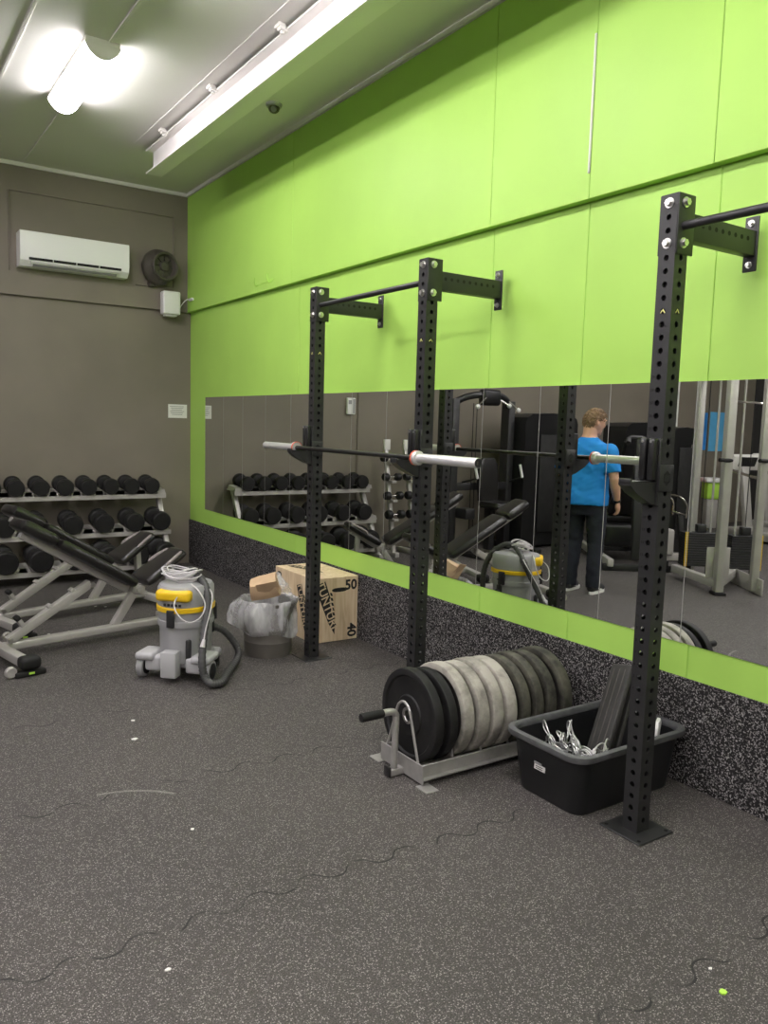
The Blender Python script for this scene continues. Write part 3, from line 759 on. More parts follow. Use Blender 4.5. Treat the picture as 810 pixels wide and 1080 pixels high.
# bag: skirt outside and crumpled mouth
rings = []; SEG = 144
for (r, z, am) in ((.172, .24, .0), (.185, .39, .002), (.204, .402, .004), (.210, .392, .008), (.214, .35, .016), (.222, .29, .022), (.218, .225, .026), (.204, .185, .022), (.190, .176, .006)):
    ring = []
    for k in range(SEG):
        a = 2*PI*k/SEG
        nz = mnoise.noise(V((math.cos(a)*2.2, math.sin(a)*2.2, z*5))) + .5*mnoise.noise(V((math.cos(a)*5.5, math.sin(a)*5.5, z*9+3)))
        left = max(0, math.cos(a - 2.9)); right = max(0, math.cos(a + .6))
        rr = r + am*nz*1.7 + (.0045*math.sin(17*a + 9*z + 2*nz) if r > .2 else 0) + (.040*left if .2 < z < .36 and r > .2 else 0) - (.018*right if z < .36 and r > .2 else 0)
        zz = z + (am*1.6*nz if z > .3 else 0) + (-.030*math.cos(a+1.2) + .020*math.sin(3*a+.7) if z < .24 and r > .185 else 0)
        ring.append(V((rr*math.cos(a), rr*math.sin(a), zz)))
    rings.append(ring)
m = MB(); m.loft(rings, cap=False); m.build('bin_bag', 'bag', t, ang=60)
# crumpled upstanding sheet of the bag on the right
m = MB(); g = []
for i in range(12):
    row = []
    for j in range(14):
        a = -1.15 + 2.5*j/13; r = .188 - .011*i; z = .40 + .0165*i
        nz = mnoise.noise(V((a*2.5, i*.35, 1.)))
        row.append(V(((r+.05*nz)*math.cos(a), (r+.05*nz)*math.sin(a), z*(1-.05*abs(nz)) - .05*(abs(j-6.5)/6.5)**2*(i/11))))
    g.append(row)
for i in range(11):
    for j in range(13):
        m.bm.faces.new([m.bm.verts.new(g[i][j]), m.bm.verts.new(g[i][j+1]), m.bm.verts.new(g[i+1][j+1]), m.bm.verts.new(g[i+1][j])])
bmesh.ops.remove_doubles(m.bm, verts=m.bm.verts[:], dist=1e-5)
m.build('bag_mouth', 'bag', t, ang=60)
# crumpled cardboard carton sticking out
t = thing('cardboard_carton', 'crumpled brown cardboard carton sticking out of the waste bin', 'carton', (bxc-.050, byc-.04, .355))
rot = M.Rotation(-.55, 4, 'Z') @ M.Rotation(-.22, 4, 'Y') @ M.Rotation(.35, 4, 'X')
b_ = bmesh.new(); bmesh.ops.create_cube(b_, size=1); bmesh.ops.scale(b_, vec=V((.19, .13, .105)), verts=b_.verts)
bmesh.ops.subdivide_edges(b_, edges=b_.edges[:], cuts=5, use_grid_fill=True)
for v in b_.verts:
    nz = V((mnoise.noise(v.co*9), mnoise.noise(v.co*9+V((5, 0, 0))), mnoise.noise(v.co*9+V((0, 7, 0))))); v.co += nz*.022
m = MB(); m.merge(b_, M.Translation((0, 0, .13)) @ rot); m.build('carton_body', 'cardboard', t, ang=22)
m = MB()
m.box((0, 0, .13), (.15, .004, .09), rot @ M.Translation((.03, -.075, .04)) @ M.Rotation(.3, 4, 'X')); m.build('torn_flap', 'cardboard', t)

# ------------------------------------------------------------------ vacuum cleaner
VX, VY, VR = -1.445, 4.915, math.radians(-44)
t = thing('vacuum_cleaner', 'grey and yellow canister vacuum cleaner with a coiled hose on the floor', 'vacuum cleaner', (VX, VY, 0), VR)
def dome(r, z): return [(r*math.cos(a), r*math.sin(a), z) for a in [2*PI*k/48 for k in range(48)]]
m = MB(); m.lathe([(.0, .10), (.15, .10), (.158, .11), (.160, .30), (.163, .335), (.172, .338), (.174, .36), (.172, .375), (.166, .378), (.168, .43), (.168, .435)], seg=48, cap=True); m.build('tank', 'vacgrey', t)
MB().lathe([(.168, .432), (.179, .436), (.180, .462), (.176, .468), (.168, .468)], seg=48, cap=False).build('yellow_band', 'yellow', t)
MB().lathe([(.168, .465), (.174, .470), (.174, .520), (.172, .575), (.160, .595), (.10, .61), (0, .612)], seg=48, cap=False).build('motor_head', 'vacgrey', t)
m = MB(); m.box((0, -.150, .545), (.225, .075, .072), bev=.022, seg=3); m.build('yellow_handle', 'yellow', t)
m = MB()
for k in range(5): m.box((-.05+.025*k, -.176, .488), (.015, .006, .016))
m.build('air_vent', 'blackmetal', t)
for a in (.55, 2.6, 4.65):
    x, y = .178*math.cos(a), .178*math.sin(a)
    MB().box((x, y, .40), (.05, .022, .11), M.Rotation(a+PI/2, 3, 'Z'), bev=.006).build('latch', 'blackmetal', t)
# chassis
m = MB()
m.loft([rrect(0, 0, .155, .15, .09, .075), rrect(0, 0, .165, .16, .10, .085), rrect(0, 0, .168, .165, .10, .13), rrect(0, 0, .155, .15, .11, .155)])
for s in (-1, 1):
    m.box((s*.185, -.135, .150), (.125, .185, .050), bev=.020, seg=3); m.box((s*.135, -.110, .105), (.11, .19, .10), bev=.02, seg=3)
    m.box((s*.13, .135, .105), (.09, .10, .06), bev=.02, seg=3)
m.build('chassis', 'vaclight', t)
m = MB(); m.box((-.0, -.205, .122), (.105, .085, .165), bev=.012, seg=2); m.build('accessory_box', 'vaclight', t)
m = MB(); m.box((.095, -.150, .195), (.034, .03, .15), bev=.012, seg=3); m.build('holder_slot', 'blackmetal', t)
for s in (-1, 1):
    wh = MB().lathe([(.0, -.020), (.048, -.022), (.066, -.020), (.071, -.011), (.071, .011), (.066, .020), (.048, .022), (0, .020)], (s*.222, -.150, .071), (1, 0, 0), 28).build('wheel', 'vacgrey', t)
    MB().lathe([(.050, -.025), (.050, .025)], (s*.222, -.150, .071), (1, 0, 0), 24).build('wheel_centre', 'blackmetal', wh)
for s in (-1, 1):
    c = MB(); c.lathe([(.0, -.010), (.022, -.010), (.024, 0), (.022, .010), (0, .010)], (s*.145, .165, .024), (1, 0, 0), 16); c.box((s*.145, .165, .055), (.03, .035, .04), bev=.006); c.build('caster', 'blackmetal', t)
MI = M.Rotation(-VR, 4, 'Z') @ M.Translation((-VX, -VY, 0))
def loc(p): return MI @ V(p)
for ch in list(t.children):
    nm_ = ch.name.split('.')[0]
    if nm_ in ('tank', 'yellow_band', 'motor_head', 'latch', 'air_vent', 'yellow_handle'):
        for v_ in ch.data.vertices: v_.co.y *= 1.17
    elif nm_ in ('accessory_box', 'holder_slot'):
        for v_ in ch.data.vertices: v_.co.y -= .028
# hose inlet and hose (points given in room coordinates)
path = [(-1.30, 5.16, .20), (-1.31, 5.17, .40), (-1.34, 5.12, .56), (-1.375, 5.03, .64), (-1.395, 4.95, .665), (-1.385, 4.84, .638), (-1.368, 4.765, .575), (-1.385, 4.705, .468), (-1.435, 4.63, .308), (-1.468, 4.575, .16), (-1.455, 4.56, .07), (-1.428, 4.515, .034), (-1.36, 4.53, .028), (-1.29, 4.63, .03), (-1.19, 4.77, .032), (-1.115, 4.86, .05), (-1.085, 4.90, .092), (-1.116, 4.92, .163), (-1.184, 4.925, .244), (-1.265, 4.925, .285)]
sp = smooth_path([loc(p) for p in path], 14)
rad = [.0235 + (.0022 if (i % 3 == 0) else -.0008) for i in range(len(sp))]
m = MB(); m.tube(sp, rad, 12); m.build('hose', 'hose', t, ang=60)
m = MB(); m.box(loc((-1.285, 4.925, .32)), (.05, .06, .15), M.Rotation(-VR+.2, 3, 'Z'), bev=.012); m.build('hose_connector', 'blackmetal', t)
m = MB()
for k in range(9):
    r1, r2 = .085+.010*(k % 4), .062+.009*((k*2) % 3); a0 = .3*k
    m.tube([(-.02 + r1*math.cos(a)*1.15, -.035+.018*math.sin(k) + r2*math.sin(a), .617+.0085*k + .012*math.sin(2*a+a0)) for a in [2*PI*j/28 for j in range(28)]], .0048, 6, closed=True)
m.build('coiled_cord', 'cable', t, ang=60)
cp = [(-1.56, 4.74, .555), (-1.60, 4.70, .50), (-1.575, 4.655, .43), (-1.52, 4.63, .402), (-1.455, 4.63, .43), (-1.42, 4.65, .50), (-1.44, 4.70, .575), (-1.47, 4.76, .615)]
MB().tube(smooth_path([loc(p) for p in cp], 6), .0045, 6).build('cord_loop', 'cable', t, ang=60)
cp = [(-1.385, 4.80, .60), (-1.35, 4.72, .555), (-1.375, 4.665, .47), (-1.42, 4.625, .37), (-1.445, 4.60, .30), (-1.45, 4.595, .285)]
MB().tube(smooth_path([loc(p) for p in cp], 6), .0045, 6).build('cord_end', 'cable', t, ang=60)
MB().cyl(loc((-1.447, 4.597, .295)), loc((-1.462, 4.585, .25)), .009, .017, 10).build('plug', 'cable', t)

# ------------------------------------------------------------------ dumbbell rack and dumbbells
RX0, RX1 = -.40, -2.22
t = thing('dumbbell_rack', 'three tier grey dumbbell rack standing along the dark back wall', 'dumbbell rack', ((RX0+RX1)/2, 8.43, 0))
rl = RX0-RX1; ry = 8.43
tiers = [(8.43, .835), (8.27, .465), (8.13, .135)]
for k, (yf, zf) in enumerate(tiers):
    m = MB(); y = yf-ry
    m.box((0, y, zf-.022), (rl, .006, .046), bev=.001, seg=1)
    m.box((0, y+.115, zf+.005), (rl, .23, .006), M.Rotation(.10, 3, 'X'))
    m.box((0, y+.228, zf+.008), (rl, .006, .016))
    m.build('shelf', 'silver', t)
for s in (-1, 1):
    x = s*(rl/2-.045)
    m = MB(); m.bar((x, tiers[2][0]-ry-.0, .05), (x, tiers[0][0]-ry+.16, .86), .06, .05, up=(1, 0, 0), bev=.004)
    m.build('end_post', 'silver', t)
    m = MB(); m.box((x, -.12, .03), (.07, .52, .06), bev=.006); m.build('foot', 'silver', t)
def dumbbell(R_, L_, hl):
    t = thing('dumbbell', 'x', 'dumbbell')
    for s in (-1, 1):
        m = MB(); y0 = s*hl/2
        m.lathe([(.0, 0), (R_*.55, .0), (R_*.86, .006), (R_*.97, .018), (R_, .03), (R_, L_-.022), (R_*.96, L_-.010), (R_*.88, L_), (R_*.70, L_+.001), (0, L_+.001)], (0, y0, R_), (0, s, 0), 32)
        m.build('weight_head', 'dbhead', t)
    MB().cyl((0, -hl/2-.01, R_), (0, hl/2+.01, R_), .016, seg=14).build('grip_bar', 'chrome', t)
    return t
protos = [dumbbell(.084, .085, .125), dumbbell(.099, .105, .13), dumbbell(.112, .115, .13)]
names = ['top', 'middle', 'bottom']
xs = [[-.555, -.77, -.985, -1.205, -1.43, -1.66, -1.885, -2.10], [-.515, -.795, -1.095, -1.40, -1.72, -2.03], [-.52, -.80, -1.10, -1.42, -1.73, -2.04]]
for k in range(3):
    yf, zf = tiers[k]
    pr = protos[k]
    for i, x in enumerate(xs[k]):
        lb = 'black rubber dumbbell on the %s shelf of the rack, %s from the green wall' % (names[k], ORD[i])
        R_ = (.084, .099, .112)[k]
        lc = (x, yf+.115, zf+.012 + .004)
        d = pr if i == 0 else copy_tree(pr)
        d['label'] = lb; d['group'] = 'dumbbells on the three tier rack'
        d.location = lc; d.rotation_euler = (.10, 0, random.uniform(-.05, .05))
    # saddles on the shelf between the dumbbells
    m = MB()
    xx = xs[k]
    for i in range(len(xx)):
        for dx in (-1, 1):
            gap = ((xx[0]-xx[1])/2)
            cx = xx[i] + dx*gap - ((RX0+RX1)/2)
            wd = max(.02, gap - R_*.72)
            if abs(cx) > rl/2: continue
            m = MB(); m.prism([(-wd, 0), (wd, 0), (wd*.72, .045), (-wd*.72, .045)], (cx, yf-ry+.004, zf), (1, 0, 0), (0, 0, 1), (0, .20, .02))
            m.build('saddle', 'silver', t)

# small dumbbell stand (seen in the mirrors)
t = thing('dumbbell_stand', 'upright two post stand of small dumbbells beside the long rack', 'dumbbell stand', (-2.58, 8.33, 0))
for s in (-1, 1):
    m = MB(); m.bar((s*.17, -.18, .05), (s*.15, .10, 1.40), .05, .05, up=(1, 0, 0), bev=.004); m.build('stand_post', 'silver', t)
    MB().box((s*.15, .06, 1.39), (.09, .03, .13), bev=.004).build('post_cap', 'trimwhite', t)
    MB().box((s*.17, -.05, .03), (.06, .45, .06), bev=.006).build('stand_foot', 'silver', t)
    for k in range(4):
        z = .46+.235*k; y = -.18+.28*(z-.05)/1.35
        MB().box((s*(.165-.01*k), y-.07, z), (.07, .12, .03), bev=.004).build('hook_arm', 'silver', t)
pr = None
for k in range(4):
    for s in (-1, 1):
        z = .46+.235*k; y = 8.33-.18+.28*(z-.05)/1.35-.09
        R_ = .055-.004*k
        tt = thing('small_dumbbell', 'small dumbbell on the upright stand, %s level down, post %s' % (ORD[3-k], 'nearer the green wall' if s > 0 else 'farther from the green wall'), 'dumbbell', (-2.58+s*.16, y, z+.015), 0, 'small dumbbells on the upright stand')
        for q in (-1, 1):
            MB().lathe([(0, .0), (R_*.8, .0), (R_, .012), (R_, .07), (R_*.85, .08), (0, .08)], (q*.05, 0, R_), (q, 0, 0), 18).build('weight_head', 'dbhead', tt)
        MB().cyl((-.055, 0, R_), (.055, 0, R_), .014, seg=10).build('grip_bar', 'chrome', tt)

# ------------------------------------------------------------------ adjustable benches
def pad(mb, p, q, w0, w1, th, up):
    """rounded cushion from p to q"""
    p, q = V(p), V(q); d = (q-p).normalized(); L_ = (q-p).length; yv = V((0, 1, 0)); n_ = V(up).normalized()
    rings = []
    def sec(c, w, t):
        out = []
        r = min(t*.48, w*.3)
        for (sx, sy, a0) in ((1, 1, 0), (-1, 1, PI/2), (-1, -1, PI), (1, -1, 3*PI/2)):
            for k in range(5):
                a = a0 + k*PI/8
                out.append(c + yv*(sx*(w/2-r) + r*math.cos(a)) + n_*(sy*(t/2-r) + r*math.sin(a)))
        return out
    for s, sc in ((0, .55), (.012, .82), (.035, .97), (.06, 1.)):
        rings.append(sec(p + d*s, w0*sc if sc > .9 else w0*(sc+.1), th*sc))
    for s, sc in ((.06, 1.), (.035, .97), (.012, .82), (0, .55)):
        rings.append(sec(q - d*s, w1*sc if sc > .9 else w1*(sc+.1), th*sc))
    mb.loft(rings); return mb
def bench(label, lc, rz):
    t = thing('incline_bench', label, 'weight bench', lc, rz, 'adjustable benches')
    fr_ = MB(); fr_.bar((-.70, 0, .085), (.62, 0, .085), .07, .055, bev=.012, seg=3); fr_.build('base_rail', 'silver', t)
    cb = MB().bar((-.72, -.42, .085), (-.72, .34, .085), .07, .06, bev=.01).build('cross_tube', 'silver', t)
    for s in (-.44, .36):
        MB().box((-.70, s, .085), (.13, .10, .085), bev=.03, seg=3).build('rubber_end', 'rubberblk', cb)
        MB().box((-.70, s-.0, .018), (.19, .075, .036), bev=.01).build('foot_pad', 'rubberblk', cb)
        MB().box((-.70, s-.039, .022), (.035, .004, .014), bev=.001).build('yellow_label', 'lime', cb)
        MB().lathe([(0, -.014), (.03, -.016), (.036, -.01), (.036, .01), (.03, .016), (0, .014)], (-.815, s, .04), (0, 1, 0), 20).build('wheel', 'silver', cb)
    fb = MB().bar((.62, -.25, .065), (.62, .25, .065), .06, .06, bev=.01).build('front_tube', 'silver', t)
    for s in (-.24, .24): MB().box((.62, s, .018), (.075, .07, .036), bev=.01).build('foot_pad', 'rubberblk', fb)
    MB().bar((.10, 0, .10), (.27, 0, .345), .06, .05, up=(0, 1, 0), bev=.008).build('seat_post', 'silver', t)
    m = MB(); m.box((.285, 0, .355), (.11, .10, .07), M.Rotation(.3, 3, 'Y'), bev=.02)
    for s in (-1, 1): m.cyl((.28, s*.05, .36), (.28, s*.062, .36), .02, seg=12)
    m.build('hinge_block', 'silver', t)
    # ladder strut and teeth
    st = MB().bar((-.66, 0, .12), (-.08, 0, .445), .06, .055, up=(0, 1, 0), bev=.006).build('support_strut', 'silver', t)
    for f in (.20, .52, .8):
        p_ = V((-.66, 0, .12)).lerp(V((-.08, 0, .445)), f); q_ = p_ + V((-.055, 0, .085)) * (1 if f < .3 else .5)
        k = MB().bar(p_, q_, .03, .05, up=(0, 1, 0), bev=.004).build('ladder_tooth', 'silver', st)
        if f < .3: MB().bar(q_ - V((-.01, 0, .016)), q_ + V((-.008, 0, .012)), .034, .054, up=(0, 1, 0), bev=.006).build('tooth_cap', 'rubberblk', k)
    for dy in (-.04, .04):
        for q in ((-.66, .13), (-.08, .44)): MB().cyl((q[0], dy, q[1]), (q[0], dy*1.4, q[1]), .018, seg=10).build('pivot_bolt', 'zinc', t)
    # backrest
    h0, h1 = V((.25, 0, .385)), V((-.60, 0, .905)); d = (h1-h0).normalized(); n_ = V((d.z, 0, -d.x)) * (1 if d.x < 0 else -1)
    n_ = V((0, 1, 0)).cross(d).normalized()
    if n_.z < 0: n_ = -n_
    MB().bar(h0 + d*.02 - n_*.035, h1 - d*.06 - n_*.035, .06, .05, up=(0, 1, 0), bev=.008).build('backrest_frame', 'silver', t)
    m = MB(); pad(m, h0 + d*.03 + n_*.02, h0 + d*.71 + n_*.02, .29, .29, .075, n_); m.build('backrest_pad', 'leather', t)
    m = MB(); pad(m, h0 + d*.72 + n_*.02, h1 + n_*.02, .29, .26, .085, n_); m.build('head_pad', 'leather', t)
    # seat
    a0, a1 = V((.30, 0, .405)), V((.66, 0, .615)); d2 = (a1-a0).normalized(); n2 = V((-d2.z, 0, d2.x))
    MB().bar(a0 - n2*.045, a1 - d2*.08 - n2*.045, .05, .04, up=(0, 1, 0), bev=.006).build('seat_frame', 'silver', t)
    m = MB(); pad(m, a0 + d2*.01, a1, .29, .22, .07, n2); sp_ = m.build('seat_pad', 'leather', t)
    for s in (-1, 1):
        m = MB(); m.tube(smooth_path([a0 + d2*.20 + n2*.028 + V((0, s*.130, 0)), a0 + d2*.30 + n2*.031 + V((0, s*.116, 0)), a1 - d2*.03 + n2*.024 + V((0, s*.090, 0))], 5), [.004]+[.013]*9+[.004], 8)
        m.build('edge_highlight', 'edgeglint', sp_)  # pale strip, the seat edge highlight put into colour
    MB().bar((.56, 0, .10), (.53, 0, .50), .05, .05, up=(0, 1, 0), bev=.006).build('seat_stay', 'silver', t)
    return t
bA = bench('adjustable bench with black pads and grey frame, nearer one beside the vacuum cleaner', (-1.735, 5.90, 0), math.radians(12.5))
copy_tree(bA, (-1.66, 6.83, 0), math.radians(16), 'adjustable bench with black pads and grey frame, farther one in front of the dumbbells')

# ------------------------------------------------------------------ scraps on the floor
def scrap(name, label, x, y, r, m_, seed, cat='scrap', grp=None):
    b_ = MB(); rnd = random.Random(seed)
    pts = [(r*(.75+.5*rnd.random())*math.cos(a), r*(.6+.4*rnd.random())*math.sin(a)) for a in [2*PI*k/7 for k in range(7)]]
    b_.prism(pts, (0, 0, 0), (1, 0, 0), (0, 1, 0), (0, 0, max(.003, r*.35)))
    o = b_.build(name, m_, None, (x, y, .0003)); tag(o, label, cat, grp)
scrap('paper_scrap', 'lime green paper scrap on the floor in the near right corner', -1.132, 1.247, .014, 'lime', 3)
crumbs = [(-2.059, 3.971, 'paper crumb on the open floor below the vacuum cleaner, larger of a pair', .014), (-1.99, 4.23, 'paper crumb on the open floor below the vacuum cleaner, smaller of a pair', .011),
          (-2.486, 2.191, 'round white crumb alone on the near floor to the left', .0085), (-1.07, 1.33, 'pale crumb near the lime green scrap', .007), (-2.13, 2.95, 'white crumb on the floor below the chalk scuff', .008)]
for i, (x, y, lb, r) in enumerate(crumbs): scrap('paper_crumb', lb, x, y, r, 'paper', 20+i, 'crumb', 'white crumbs on the floor')
for i in range(14):
    scrap('chalk_crumb', 'white chalk crumb among others under the benches', random.uniform(-2.2, -1.2), random.choice((random.uniform(6.05, 6.45), random.uniform(6.95, 7.3))), .011, 'paper', 60+i, 'crumb', 'chalk crumbs under the benches')

# ------------------------------------------------------------------ person seen in the mirrors
def fuse(mb, voxel, name, m_, parent, smooth=3, crease=0., seed=0.):
    o = mb.build(name, m_, None)
    r = o.modifiers.new('r', 'REMESH'); r.mode = 'VOXEL'; r.voxel_size = voxel
    if smooth:
        s = o.modifiers.new('s', 'SMOOTH'); s.iterations = smooth; s.factor = .5
    dg = bpy.context.evaluated_depsgraph_get(); dg.update()
    me = bpy.data.meshes.new_from_object(o.evaluated_get(dg))
    old = o.data; o.modifiers.clear(); o.data = me; bpy.data.meshes.remove(old)
    if crease > 0:
        nl = [v.normal.copy() for v in me.vertices]
        for v, n_ in zip(me.vertices, nl):
            c = v.co
            w_ = mnoise.noise(V((c.x*7+seed, c.y*7, c.z*16 + c.x*9))) + .5*mnoise.noise(V((c.x*15, c.y*15+seed, c.z*30 - c.x*12)))
            v.co = c + n_*w_*crease
    me.shade_smooth()
    o.parent = parent
    return o
def ell(c, rx, ry, n=28, tilt=0.):
    c = V(c); return [V((c.x + rx*math.cos(a), c.y + ry*math.sin(a), c.z + tilt*math.sin(a))) for a in [2*PI*k/n for k in range(n)]]
PX, PY = -2.98, 5.56
t = thing('person', 'person in a bright blue t-shirt and dark jeans standing with their back to the mirrors', 'person', (PX, PY, 0), math.radians(-110)); t.scale = (1.11, 1.11, 1.0)
HR = M.Translation((0, .0, 1.598)) @ M.Rotation(math.radians(32), 4, 'Z') @ M.Rotation(math.radians(14), 4, 'X') @ M.Translation((0, 0, -1.62))
b_ = MB()
b_.loft([ell((0, .01, .86), .155, .115), ell((0, .015, .95), .180, .130), ell((0, .005, 1.05), .170, .122), ell((0, -.005, 1.18), .172, .125), ell((0, .0, 1.32), .192, .132), ell((0, .01, 1.43), .198, .118), ell((0, .015, 1.50), .165, .092), ell((0, .012, 1.555), .085, .072), ell((0, .005, 1.60), .064, .066), ell((0, -.005, 1.70), .062, .066)])
hd = MB()
hd.sphere((0, -.012, 1.755), .1, (.80, .99, 1.17), 28)
hd.sphere((0, -.045, 1.685), .06, (.92, 1.0, .95), 20)               # jaw
hd.sphere((0, -.088, 1.652), .024, (1.1, .8, .8), 14)               # chin
hd.tube([(0, -.098, 1.775), (0, -.117, 1.738), (0, -.113, 1.722)], [.010, .016, .012], 10)   # nose
hd.sphere((0, -.100, 1.688), .016, (1.5, .55, .5), 12)              # lips
hd.sphere((0, -.097, 1.795), .022, (2.6, .5, .5), 12)               # brow
for s in (-1, 1):
    hd.sphere((s*.082, .008, 1.740), .03, (.32, .62, 1.), 14)
    hd.sphere((s*.036, -.086, 1.735), .026, (1, .6, .8), 12)
b_.merge(hd.bm, HR)
for s in (-1, 1):
    b_.tube([(s*.092, .01, .95), (s*.10, -.005, .74), (s*.103, -.02, .52), (s*.106, .0, .40), (s*.108, .025, .28), (s*.11, .025, .09)], [.098, .082, .060, .058, .055, .040], 18)
    b_.tube([(s*.11, .045, .055), (s*.115, -.03, .06), (s*.125, -.12, .042), (s*.13, -.17, .032)], [.036, .042, .036, .022], 14)
    b_.sphere((s*.192, .008, 1.452), .062, (1, .95, 1), 18)
    sh = V((s*.198, .01, 1.45)); el = V((s*.262, .040, 1.17)); wr = V((s*.258, -.075, .935))
    if s < 0: el = V((-.255, .035, 1.165)); wr = V((-.225, -.14, .985))
    b_.tube([sh, sh.lerp(el, .35), el, el.lerp(wr, .3), wr.lerp(el, .15), wr], [.056, .054, .041, .046, .032, .029], 16)
    d = (wr-el).normalized(); hc = wr + d*.055
    side = V((0, 1, 0)) - d*d.y; side.normalize(); nor = d.cross(side)*s
    # palm as a flattened block, four unequal fingers curled, thumb leaving the side near its base
    rp = M((side, nor, d)).transposed()
    b_.sphere(hc, .05, (.80, .42, 1.05), 16, rp)
    for k, (fl, off) in enumerate(((.070, -.031), (.080, -.011), (.075, .010), (.058, .029))):
        base = hc + d*.032 + side*off
        inw = -V((s, 0, 0)); inw = (inw - d*inw.dot(d)).normalized()
        p1 = base + d*fl*.50 + inw*.006; p2 = p1 + (d*.75 + inw*.75).normalized()*fl*.36; p3 = p2 + (d*.1 + inw).normalized()*fl*.30
        b_.tube([base, p1, p2, p3], [.0105, .0098, .0092, .0078], 10)
    tb = wr + d*.028 - side*.026
    b_.tube([tb, tb - side*.026 + d*.028 + inw*.008, tb - side*.026 + d*.060 + inw*.018], [.0135, .0115, .0088], 10)
body = fuse(b_, .0058, 'body', 'skin', t, 2)
m = MB()
m.loft([ell((0, .012, .90), .208, .158), ell((0, .008, .98), .206, .156), ell((0, 0, 1.08), .192, .146), ell((0, -.004, 1.2), .192, .146), ell((0, 0, 1.34), .208, .147), ell((0, .008, 1.43), .210, .132), ell((0, .012, 1.50), .176, .106), ell((0, .012, 1.548), .098, .084), ell((0, .008, 1.572), .076, .076)])
for s in (-1, 1):
    m.sphere((s*.193, .008, 1.447), .077, (1, .97, 1), 18)
    sh = V((s*.196, .01, 1.45)); el = V((s*(.262 if s > 0 else .255), .038, 1.17)); m.tube([sh, sh.lerp(el, .4), sh.lerp(el, .78)], [.073, .074, .070], 18)
fuse(m, .010, 'tshirt', 'shirt', t, 2, .007, 2.)
m = MB()
m.loft([ell((0, .01, .80), .165, .118), ell((0, .014, .87), .176, .130), ell((0, .016, .95), .174, .128), ell((0, .01, 1.02), .165, .118)])
for s in (-1, 1):
    m.tube([(s*.092, .01, .94), (s*.10, -.003, .74), (s*.103, -.015, .52), (s*.106, .003, .38), (s*.108, .02, .24), (s*.11, .022, .06)], [.098, .092, .076, .071, .067, .062], 18)
fuse(m, .010, 'jeans', 'jeans', t, 2, .006, 5.)
for s in (-1, 1):
    m = MB()
    m.tube([(s*.11, .075, .055), (s*.112, .02, .065), (s*.116, -.05, .062), (s*.125, -.13, .045), (s*.130, -.185, .036)], [.036, .047, .048, .042, .024], 16)
    sh_ = fuse(m, .008, 'shoe', 'shoe', t, 2)
    m = MB(); m.loft([[V((x, y, z)) for x, y in [(s*.12 + .052*math.cos(a)*(1 if math.sin(a) < 0 else .82), -.055 + .150*math.sin(a)*1.0) for a in [2*PI*k/28 for k in range(28)]]] for z in (0, .012, .024)])
    m.build('shoe_sole', 'white', sh_)
    m = MB()
    for k in range(3):
        m.tube([(s*.12 + q*.052, -.02-.035*k + .018*abs(q), .088 - .022*abs(q)*2 - .007*k) for q in (-1, -.5, 0, .5, 1)], .004, 6)
    m.build('shoe_stripe', 'white', sh_)
# watch on the visible wrist
wr, el = V((.258, -.075, .935)), V((.262, .040, 1.17)); dd = (wr-el).normalized(); c = wr - dd*.018
MB().lathe([(.031, -.011), (.0355, -.011), (.0355, .011), (.031, .011)], c, dd, 24, closed=True).build('wristwatch', 'plasticblack', t)
# hair: cap over the skull plus short tousled tufts
m = MB(); rnd = random.Random(5)
t_ = bmesh.new(); bmesh.ops.create_icosphere(t_, subdivisions=4, radius=.1)
kill = []
for v in t_.verts:
    x, y, z = v.co/.1
    v.co = V((x*.089, y*.108, z*.124)) * (1 + .05*mnoise.noise(V((x, y, z))*5))
    if (y < -.35 and z < .52) or z < -.70 or (y < .35 and z < -.1) or (abs(x) > .8 and z < .05 and y < .35): kill.append(v)
bmesh.ops.delete(t_, geom=kill, context='VERTS')
m.merge(t_, HR @ M.Translation((0, -.010, 1.762)))
for k in range(420):
    a = rnd.uniform(0, 2*PI); ph = rnd.uniform(-.62, PI/2)
    n_ = V((math.cos(a)*math.cos(ph), math.sin(a)*math.cos(ph), math.sin(ph)))
    if (n_.y < -.45 and n_.z < .6) or (n_.y < .40 and n_.z < .0): continue
    p = V((n_.x*.088, n_.y*.106, n_.z*.122)) + V((0, -.010, 1.762))
    tg = V((rnd.uniform(-1, 1), rnd.uniform(-1, 1), rnd.uniform(-1, .3))); tg = (tg - n_*tg.dot(n_)).normalized()
    L_ = rnd.uniform(.018, .034)
    m.tube([HR @ p, HR @ (p + n_*.008 + tg*L_*.5), HR @ (p + n_*.009 + tg*L_)], [.0065, .006, .0015], 5)
m.build('hair', 'hair', t, ang=80)
for s in (-1, 1):
    e = MB().sphere(HR @ V((s*.034, -.0935, 1.745)), .0115, seg=14).build('eye', 'white', t)
    MB().sphere(HR @ V((s*.034, -.1025, 1.745)), .0052, seg=10).build('iris', 'blackdeep', e)

# ------------------------------------------------------------------ machines seen in the mirrors
def shroud(name, label, x, y, w, d, h, rz=0., grp=None):
    t = thing(name, label, 'gym machine', (x, y, 0), rz, grp)
    hw = w/2
    pr = [(-hw, .04), (hw, .04), (hw, h-.14), (hw-.03, h-.07), (hw-.12, h-.02), (0, h), (-hw+.12, h-.02), (-hw+.03, h-.07), (-hw, h-.14)]
    MB().prism(pr, (0, -d/2, 0), (1, 0, 0), (0, 0, 1), (0, d, 0)).build('shroud_panel', 'shroud', t)
    for s in (-1, 1): MB().box((s*(hw-.05), 0, .03), (.09, d+.22, .06), bev=.01).build('foot_rail', 'blackmetal', t)
    m = MB(); m.box((0, -d/2-.012, h*.48), (w*.46, .022, h*.72), bev=.008); m.build('front_guard', 'rubberblk', t)
    return t
